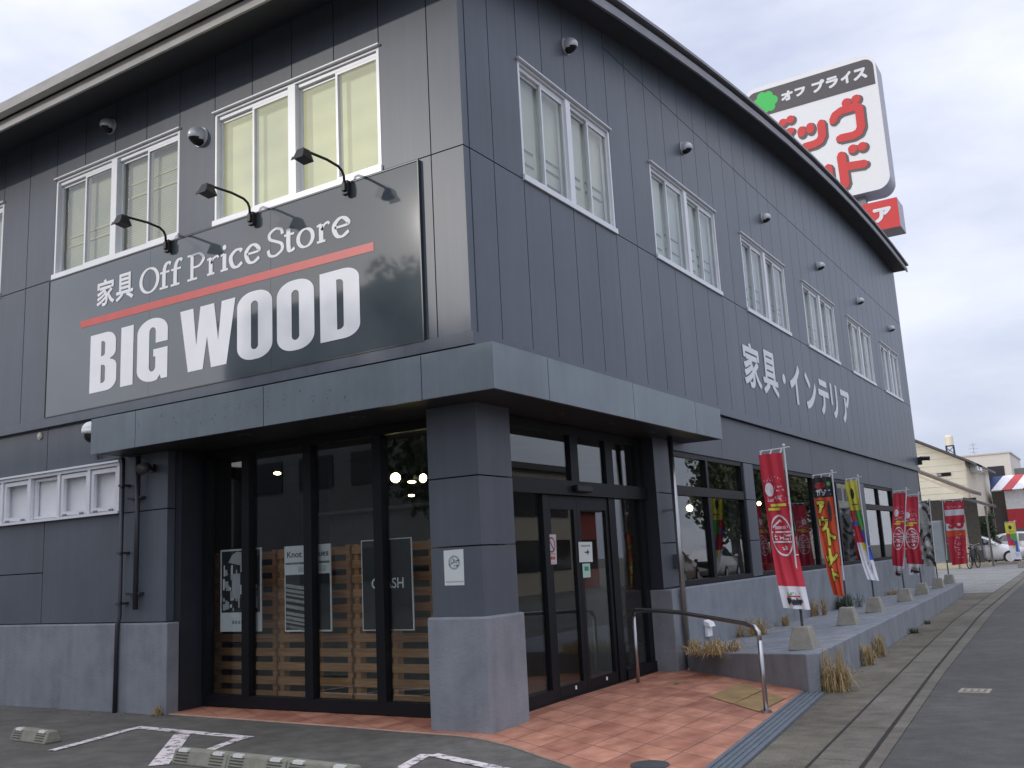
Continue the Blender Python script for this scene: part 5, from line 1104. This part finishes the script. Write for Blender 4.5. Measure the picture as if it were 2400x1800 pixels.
m = MB(); m.hexa([(-1.3, 41.95, 3.1), (-0.3, 41.95, 2.72), (-0.3, 45.5, 2.72), (-1.3, 45.5, 3.1)], [(-1.3, 41.95, 3.22), (-0.3, 41.95, 2.84), (-0.3, 45.5, 2.84), (-1.3, 45.5, 3.22)]); m.build('lower_sheet', RTILE, h)
m = MB(); m.box(-0.5, -0.42, 42.2, 42.28, 0, 2.75); m.box(-3.6, -3.5, 42.2, 42.3, 0, 4.7); m.box(-6, -1.2, 45.9, 45.98, 0, 3.3, 1); m.build('post', [mat('post paint', (0.12, 0.11, 0.1), 0.6), mat('dark store wall', (0.07, 0.07, 0.065), 0.8, var=0.2)], h)
wb = thing('white_building', 'flat roofed white building with a dark opening far behind the cream house', 'building', (-6, 105, 0))
m = MB(); m.box(-12, -3.6, 100, 112, 0, 9.4); m.box(-3.599, -1.0, 103, 112, 0, 8.0, 1); m.build('wall', [mat('warm white render', (0.74, 0.69, 0.62), 0.7, var=0.04), GRYW], wb)
m = MB(); m.box(-5.75, -4.25, 99.95, 100.01, 5.5, 8.2); m.build('window', WINB, wb)
m = MB(); m.box(-12.1, -3.5, 99.9, 112.1, 9.401, 9.55); m.build('roof', mat('pale roof edge', (0.6, 0.57, 0.52), 0.7), wb)
tk = thing('water_tank', 'cream water tank on a dark lattice stand on the skyline', 'water tank', (-9.6, 112, 9.5))
m = MB(); m.tube([(-10.45, 112, 11.75), (-10.45, 112, 12.75), (-10.45, 112, 12.95)], [0.45, 0.45, 0.3], 18); m.build('tank', mat('cream tank', (0.76, 0.7, 0.55), 0.5, var=0.05), tk)
m = MB()
for a, b in ((-0.42, -.42), (.42, -.42), (.42, .42), (-.42, .42)): m.tube([(-10.45+a, 112+b, 9.5), (-10.45+a*.9, 112+b*.9, 11.75)], 0.06, 6)
for z in (10.0, 10.8): m.tube([(-10.87, 111.58, z), (-10.03, 111.58, z+.75)], 0.045, 5); m.tube([(-10.03, 111.58, z), (-10.87, 111.58, z+.75)], 0.045, 5)
m.box(-10.9, -10.0, 111.55, 112.45, 11.68, 11.75); m.build('stand', mat('violet black stand', (0.05, 0.045, 0.08), 0.6), tk)
an = MB(); an.tube([(-7.2, 104, 9.5), (-7.2, 104, 11.1)], 0.03, 6)
for z, l in ((10.9, .35), (10.5, .5), (10.1, .4)): an.tube([(-7.2-l, 104, z), (-7.2+l, 104, z)], 0.02, 5)
tag(an.build('antenna', mat('grey antenna rod', (0.3, 0.3, 0.33), 0.5, 0.5)), 'thin branched antenna on the roof of the far white building', 'antenna')
st = thing('striped_shop', 'far shop with a slanted blue white and red striped roof front', 'shop', (0.5, 60, 0))
m = MB(); m.box(-0.95, 6, 58.0, 66, 2.9, 4.05, 0); m.box(-0.95, 6, 58.0, 66, 1.75, 2.899, 1); m.box(-0.95, 6, 58.0, 66, 0, 1.749, 2); m.box(-1.75, -0.951, 59.0, 66, 0, 4.05, 2); m.build('wall', [mat('white shop front', (0.84, 0.84, 0.84), 0.5), mat('red shop band', (0.55, 0.04, 0.05), 0.5), mat('grey brown side wall', (0.17, 0.155, 0.15), 0.8, var=0.1)], st)
m = MB(); cols = [2, 0, 1, 0, 1, 0, 1, 0, 1]; xx = -1.66
tops = [-1.64, -0.92, -0.30, 0.24, 0.9, 1.55, 2.2, 2.85, 3.5, 4.2]; bots = [-1.66, -1.62, -1.05, -0.47, 0.1, 0.7, 1.3, 1.9, 2.5, 3.1]
for k in range(9): m.prism([(tops[k], 58.6, 4.95), (tops[k+1], 58.6, 4.95), (bots[k+1], 57.6, 4.05), (bots[k], 57.6, 4.05)], (0, 0.25, -0.05), cols[k])
m.build('striped_roof', [mat('white roof stripe', (0.82, 0.82, 0.82), 0.5), mat('red roof stripe', (0.56, 0.05, 0.06), 0.5), mat('navy roof stripe', (0.02, 0.045, 0.16), 0.5)], st)
# hedge of leaf clumps
def leafmass(mb, c, rad, n, r_, sz, mi=0):
    for k in range(n):
        while True:
            p = Vector((r_.uniform(-1, 1), r_.uniform(-1, 1), r_.uniform(-1, 1)))
            if 0.25 < p.length < 1: break
        p = Vector((c[0]+p.x*rad[0], c[1]+p.y*rad[1], c[2]+p.z*rad[2])); a = Vector((r_.uniform(-1, 1), r_.uniform(-1, 1), r_.uniform(-.6, 1))).normalized(); u = a.orthogonal().normalized(); v = a.cross(u); s_ = sz*r_.uniform(.6, 1.3)
        mb.poly([tuple(p+u*s_), tuple(p+v*s_*.6), tuple(p-u*s_), tuple(p-v*s_*.6)], mi)
LEAF = mat('dark green leaves', (0.05, 0.075, 0.03), 0.6, var=0.4, scale=3); LEAF2 = mat('olive leaves', (0.085, 0.09, 0.035), 0.6, var=0.4, scale=3); BARK = mat('grey bark', (0.12, 0.1, 0.08), 0.9, var=0.3)
r_ = random.Random(2); hd = thing('hedge', 'dark clipped hedge behind the silver car', 'hedge', (-1.4, 47.6, 0)); m = MB(); m.box(-2.3, -0.75, 47.5, 48.2, 0.3, 2.4)
for k in range(26): leafmass(m, (r_.uniform(-2.3, -.7), 47.5, r_.uniform(1.0, 2.55)), (.25, .18, .22), 45, r_, 0.06)
m.build('foliage', LEAF, hd); m = MB()
for k in range(5): m.tube([(-2.1+k*.3, 47.8, 0), (-2.1+k*.3, 47.8, .6)], .04, 6)
m.build('stem', BARK, hd)

# cars
def car(label, loc, rz, paint, H=1.46, Lc=4.4):
    t = thing('parked_car', label, 'car', loc, rz, world=False); hw = 0.86
    sx = Lc/4.4; sh = H/1.46
    # stations along x: (x, z sill, z belt, z roof, half width low, half width roof)
    S_ = [(-2.2, .42, .80, .82, .62, .60), (-2.08, .28, .95, .98, .78, .72), (-1.75, .22, 1.0, 1.20, .84, .66), (-1.2, .20, .98, 1.38, .86, .62), (-.5, .20, .96, 1.46, .86, .60), (.1, .20, .94, 1.43, .86, .60), (.6, .20, .93, 1.24, .86, .62), (1.05, .21, .92, .97, .85, .70), (1.6, .22, .86, .88, .83, .70), (2.0, .26, .74, .76, .76, .62), (2.2, .36, .58, .60, .58, .5)]
    rings = []
    for x, z0, zb, zr, wl_, wr in S_:
        rings.append([(x*sx, -wl_*.94, z0*sh), (x*sx, -wl_, (z0+.2)*sh), (x*sx, -wl_*.99, zb*sh), (x*sx, -wr, (zr-.04)*sh if zr-zb > .1 else (zb+.01)*sh), (x*sx, -wr*.8, zr*sh), (x*sx, wr*.8, zr*sh), (x*sx, wr, (zr-.04)*sh if zr-zb > .1 else (zb+.01)*sh), (x*sx, wl_*.99, zb*sh), (x*sx, wl_, (z0+.2)*sh), (x*sx, wl_*.94, z0*sh)])
    m = MB(); n = 10
    for rg in rings: m.v += rg
    for i in range(len(rings)-1):
        for k in range(n): m.f.append((i*n+k, i*n+(k+1) % n, (i+1)*n+(k+1) % n, (i+1)*n+k)); m.m.append(0)
    m.f += [tuple(range(n)), tuple(range((len(rings)-1)*n, len(rings)*n))]; m.m += [0, 0]
    m.build('body', paint, t, smooth=True)
    for sd in (-1, 1):
        for xa, xb in ((-1.55, -.42), (-.36, .72)):
            def zr(x):
                for a, b in zip(S_, S_[1:]):
                    if a[0] <= x <= b[0]: f_ = (x-a[0])/(b[0]-a[0]); return [a[i]+(b[i]-a[i])*f_ for i in range(6)]
            g_ = MB(); bo, tp_ = [], []
            for k in range(6):
                x = xa+(xb-xa)*k/5; q_ = zr(x); zb, zt = q_[2]+.03, q_[3]-.09; yb, yt2 = q_[4]*.985, q_[5]+.02
                if zt < zb+.02: zt = zb+.02
                bo.append((x*sx, sd*(yb+.012), zb*sh)); tp_.append((x*sx, sd*(yt2+.012), zt*sh))
            for k in range(5): g_.poly([bo[k], bo[k+1], tp_[k+1], tp_[k]])
            g_.build('side_window', CARG, t)
        mm = MB(); mm.sphere((.78*sx, sd*.95, 1.0*sh), (.09, .09, .07), 10, 6); mm.build('mirror', paint, t, smooth=True)
        hl = MB(); hl.sphere((2.02*sx, sd*.6, .66*sh), (.14, .14, .08), 10, 6); hl.build('headlight', HOOD, t, smooth=True)
        tl = MB(); tl.sphere((-2.1*sx, sd*.62, .86*sh), (.08, .12, .12), 10, 6); tl.build('tail_light', REDV, t, smooth=True)
        for x in (-1.35, 1.4):
            wh = MB(); wh.tube([(x*sx, sd*.68, .32), (x*sx, sd*.885, .32)], .32, 22); wo_ = wh.build('wheel', mat('tyre rubber', (0.015, 0.015, 0.016), 0.8), t)
            ri = MB(); ri.tube([(x*sx, sd*.8851, .32), (x*sx, sd*.892, .32)], .21, 18); ri.build('rim', HOOD, wo_)
    ws = MB(); ws.poly([(.66*sx, -.62, 1.20*sh), (1.04*sx, -.68, .985*sh), (1.04*sx, .68, .985*sh), (.66*sx, .62, 1.20*sh)]); ws.v = [(a+.015, b, c+.02) for a, b, c in ws.v]; ws.build('windscreen', CARG, t)
    return t
CARG = mat('car glass', (0.03, 0.045, 0.045), 0.05, var=0, spec=0.8)
car('silver car parked across the end of the street', (-1.45, 46.9, 0.0), 0, mat('silver car paint', (0.62, 0.62, 0.64), 0.28, 0.35, var=0.03, coat=0.6))
car('dark windowed white car parked behind the silver one', (0.2, 53.5, 0.0), R(4), mat('white car paint', (0.72, 0.70, 0.67), 0.3, var=0.03, coat=0.6), 1.55)
kb = MB(); kb.box(-1.6, 1.2, 44.9, 45.15, 0.004, 0.13); struct(kb.build('kerb', mat('tan kerb concrete', (0.36, 0.29, 0.22), 0.8, var=0.2), bevel=0.01))
kb = MB(); kb.box(-6.5, -1.75, 41.0, 42.0, 0.006, 0.26); kb.box(-1.745, -1.3, 41.1, 42.0, 0.006, 0.20); struct(kb.build('step', mat('yellowish step concrete', (0.5, 0.45, 0.33), 0.8, var=0.15), bevel=0.012))
# rack, locker and bicycle at the corner
rk = thing('storage_rack', 'open pale rack with dark boxes under the lean-to roof', 'rack', (-1.7, 41.8, 0.26)); RKM = mat('pale rack board', (0.55, 0.47, 0.36), 0.7)
for x in (-2.0, -1.34): m = MB(); m.box(x-.03, x+.03, 41.3, 41.9, 0.201 if x > -1.5 else 0.261, 2.4); m.build('upright', RKM, rk)
for z in (0.6, 1.15, 1.5, 1.75, 2.1): m = MB(); m.box(-1.965, -1.375, 41.3, 41.9, z, z+.05); m.build('shelf_board', RKM, rk)
for z, hh in ((.655, .4), (1.205, .22)): m = MB(); m.box(-1.95, -1.4, 41.35, 41.9, z, z+hh); m.build('back_panel', mat('brown crate side', (0.12, 0.09, 0.06), 0.8), rk)
lk = thing('grey_locker', 'tall narrow blue grey locker behind the banded banner', 'locker', (-2.5, 41.7, .26)); m = MB(); m.box(-2.72, -2.3, 41.3, 41.9, .261, 2.2); m.build('casing', PLINTH, lk, bevel=.01)
m = MB(); m.box(-2.69, -2.33, 41.285, 41.299, .35, 2.12); m.build('door', mat('locker door', (0.17, 0.2, 0.23), 0.5), lk); 
bk = thing('bicycle', 'black bicycle seen end on beside the rack', 'bicycle', (-1.05, 40.4, 0), R(78), world=False)
for x in (-.52, .52):
    m = MB(); m.tube([(x+.33*math.cos(a*math.pi/14), 0, .34+.33*math.sin(a*math.pi/14)) for a in range(29)], .022, 8, cap=False); wo_ = m.build('wheel', MATS['tyre rubber'], bk, smooth=True)
    m = MB()
    for a in range(10): m.tube([(x, 0, .34), (x+.32*math.cos(a*.628), 0, .34+.32*math.sin(a*.628))], .003, 4)
    m.build('spokes', STEEL, wo_)
m = MB()
for a, b in (((-.52, 0, .34), (-.05, 0, .30)), ((-.52, 0, .34), (-.2, 0, .8)), ((-.05, 0, .3), (-.2, 0, .85)), ((-.05, 0, .3), (.36, 0, .82)), ((-.18, 0, .78), (.36, 0, .85)), ((.52, 0, .34), (.36, 0, .98))): m.tube([a, b], .022, 8)
m.build('frame', BLK2, bk, smooth=True); m = MB(); m.tube([(.2, -.28, 1.05), (.33, -.2, 1.08), (.36, 0, 1.0), (.33, .2, 1.08), (.2, .28, 1.05)], .014, 8); m.build('handlebar', STEEL, bk, smooth=True)
m = MB(); m.sphere((-.22, 0, .9), (.14, .09, .05), 12, 8); m.build('saddle', BLK2, bk, smooth=True); m = MB(); m.box(.45, .75, -.17, .17, .78, .98); m.build('basket', STEEL, bk)
wc = thing('wall_camera', 'small dark camera bracket on the far corner of the shop', 'camera', (0.02, 22.6, 3.6)); m = MB(); m.box(-.02, .1, 22.565, 22.68, 3.5, 3.72); m.build('bracket', BLK2, wc); m = MB(); m.tube([(.06, 22.62, 3.68), (.32, 22.62, 3.66)], .06, 10); m.build('lens', BLK2, wc)

# ================================================================ ACROSS THE STREET AND THE LOT (seen in the glass)
def block(name, label, x0, x1, y0, y1, H, wallm, face, rows, cols, winm, roofm):
    t = thing(name, label, 'building', ((x0+x1)/2, (y0+y1)/2, 0)); m = MB(); m.box(x0, x1, y0, y1, 0, H); m.build('wall', wallm, t)
    m = MB(); m.box(x0-.25, x1+.25, y0-.25, y1+.25, H+.001, H+.25); m.build('roof', roofm, t)
    for r in range(rows):
        for c in range(cols):
            z0 = 0.9+r*(H-0.6)/rows; hh = 1.25
            if face == 'x-': a = y0+(c+.5)*(y1-y0)/cols; m = MB(); m.box(x0-.05, x0+.01, a-.9, a+.9, z0, z0+hh)
            else: a = x0+(c+.5)*(x1-x0)/cols; m = MB(); m.box(a-.9, a+.9, y1-.01, y1+.05, z0, z0+hh)
            m.build('window', winm, t)
    return t
BEI = mat('beige render', (0.42, 0.38, 0.31), 0.8, var=0.1); REDB = mat('dull red render', (0.3, 0.06, 0.05), 0.8, var=0.1)
block('apartment_building', 'beige block across the street reflected in the doors', 15, 26, 17, 30, 5.0, BEI, 'x-', 2, 5, WINB, RTILE)
block('corner_store', 'dull red low store across the street reflected in the doors', 15.5, 26, 31, 33.2, 3.4, REDB, 'x-', 1, 1, WINB, RTILE)
block('office_block', 'tall grey block across the parking lot reflected in the sign', -26, -9.5, -30, -20, 11.6, mat('grey block render', (0.2, 0.2, 0.2), 0.8, var=0.15), 'y+', 3, 6, WINB, RTILE)
block('office_block', 'lower grey block beside the tall one across the parking lot', -46, -26.6, -30, -20, 5.6, MATS['grey block render'], 'y+', 2, 7, WINB, RTILE)
block('tall_apartment', 'pale tower far up the street reflected in the wide windows', 19.5, 29, 92, 104, 13, mat('pale tower render', (0.55, 0.53, 0.5), 0.8, var=0.1), 'x-', 5, 4, WINB, RTILE)
def tree(label, x, y, H, rad, seed, lm):
    t = thing('street_tree', label, 'tree', (x, y, 0), group='trees around the lot and across the street'); r_ = random.Random(seed)
    m = MB(); m.tube([(x, y, 0), (x+.05, y, H*.3), (x, y+.1, H*.55), (x, y, H*.8)], [rad*.1, rad*.08, rad*.05, rad*.02], 8)
    for k in range(7): a = r_.uniform(0, 6.28); z = H*r_.uniform(.3, .6); m.tube([(x, y, z), (x+rad*.4*math.cos(a), y+rad*.4*math.sin(a), z+H*.12), (x+rad*.75*math.cos(a), y+rad*.75*math.sin(a), z+H*.2)], [rad*.045, rad*.03, rad*.01], 6)
    m.build('trunk', BARK, t, smooth=True); m = MB()
    for k in range(44):
        a = r_.uniform(0, 6.28); rr = rad*math.sqrt(r_.random())*.85; z = H*r_.uniform(.3, .93); s_ = 1-abs(z/H-.58)*1.2
        leafmass(m, (x+rr*s_*math.cos(a), y+rr*s_*math.sin(a), z), (rad*.34, rad*.34, rad*.3), 80, r_, rad*.06, k % 2)
    m.build('crown', [LEAF, lm], t)
for i, (x, y, H, rad, lab) in enumerate(((11.5, 40, 7.2, 2.4, 'broad tree across the street, nearest the red store'), (13.5, 46, 7.6, 2.6, 'broad tree across the street past the first one'), (12.5, 53, 6.8, 2.4, 'third tree along the far side of the street'), (16, 61, 8.5, 3.2, 'large tree at the far end of the street row'), (-9.6, -12.2, 9.2, 2.1, 'round topped tree in the lot reflected in the sign'))):
    tree(lab, x, y, H, rad, i+5, LEAF2)
car('dark saloon parked across the street by the trees', (11.3, 31.0, 0.0), R(80), mat('black car paint', (0.02, 0.02, 0.022), 0.25, 0.2, var=0.03, coat=0.6))
car('white wagon parked across the street before the beige block', (11.8, 37.5, 0.0), R(82), MATS['white car paint'], 1.6)
for o in WORLD_ROOTS:
    if '_w' in o: del o['_w']
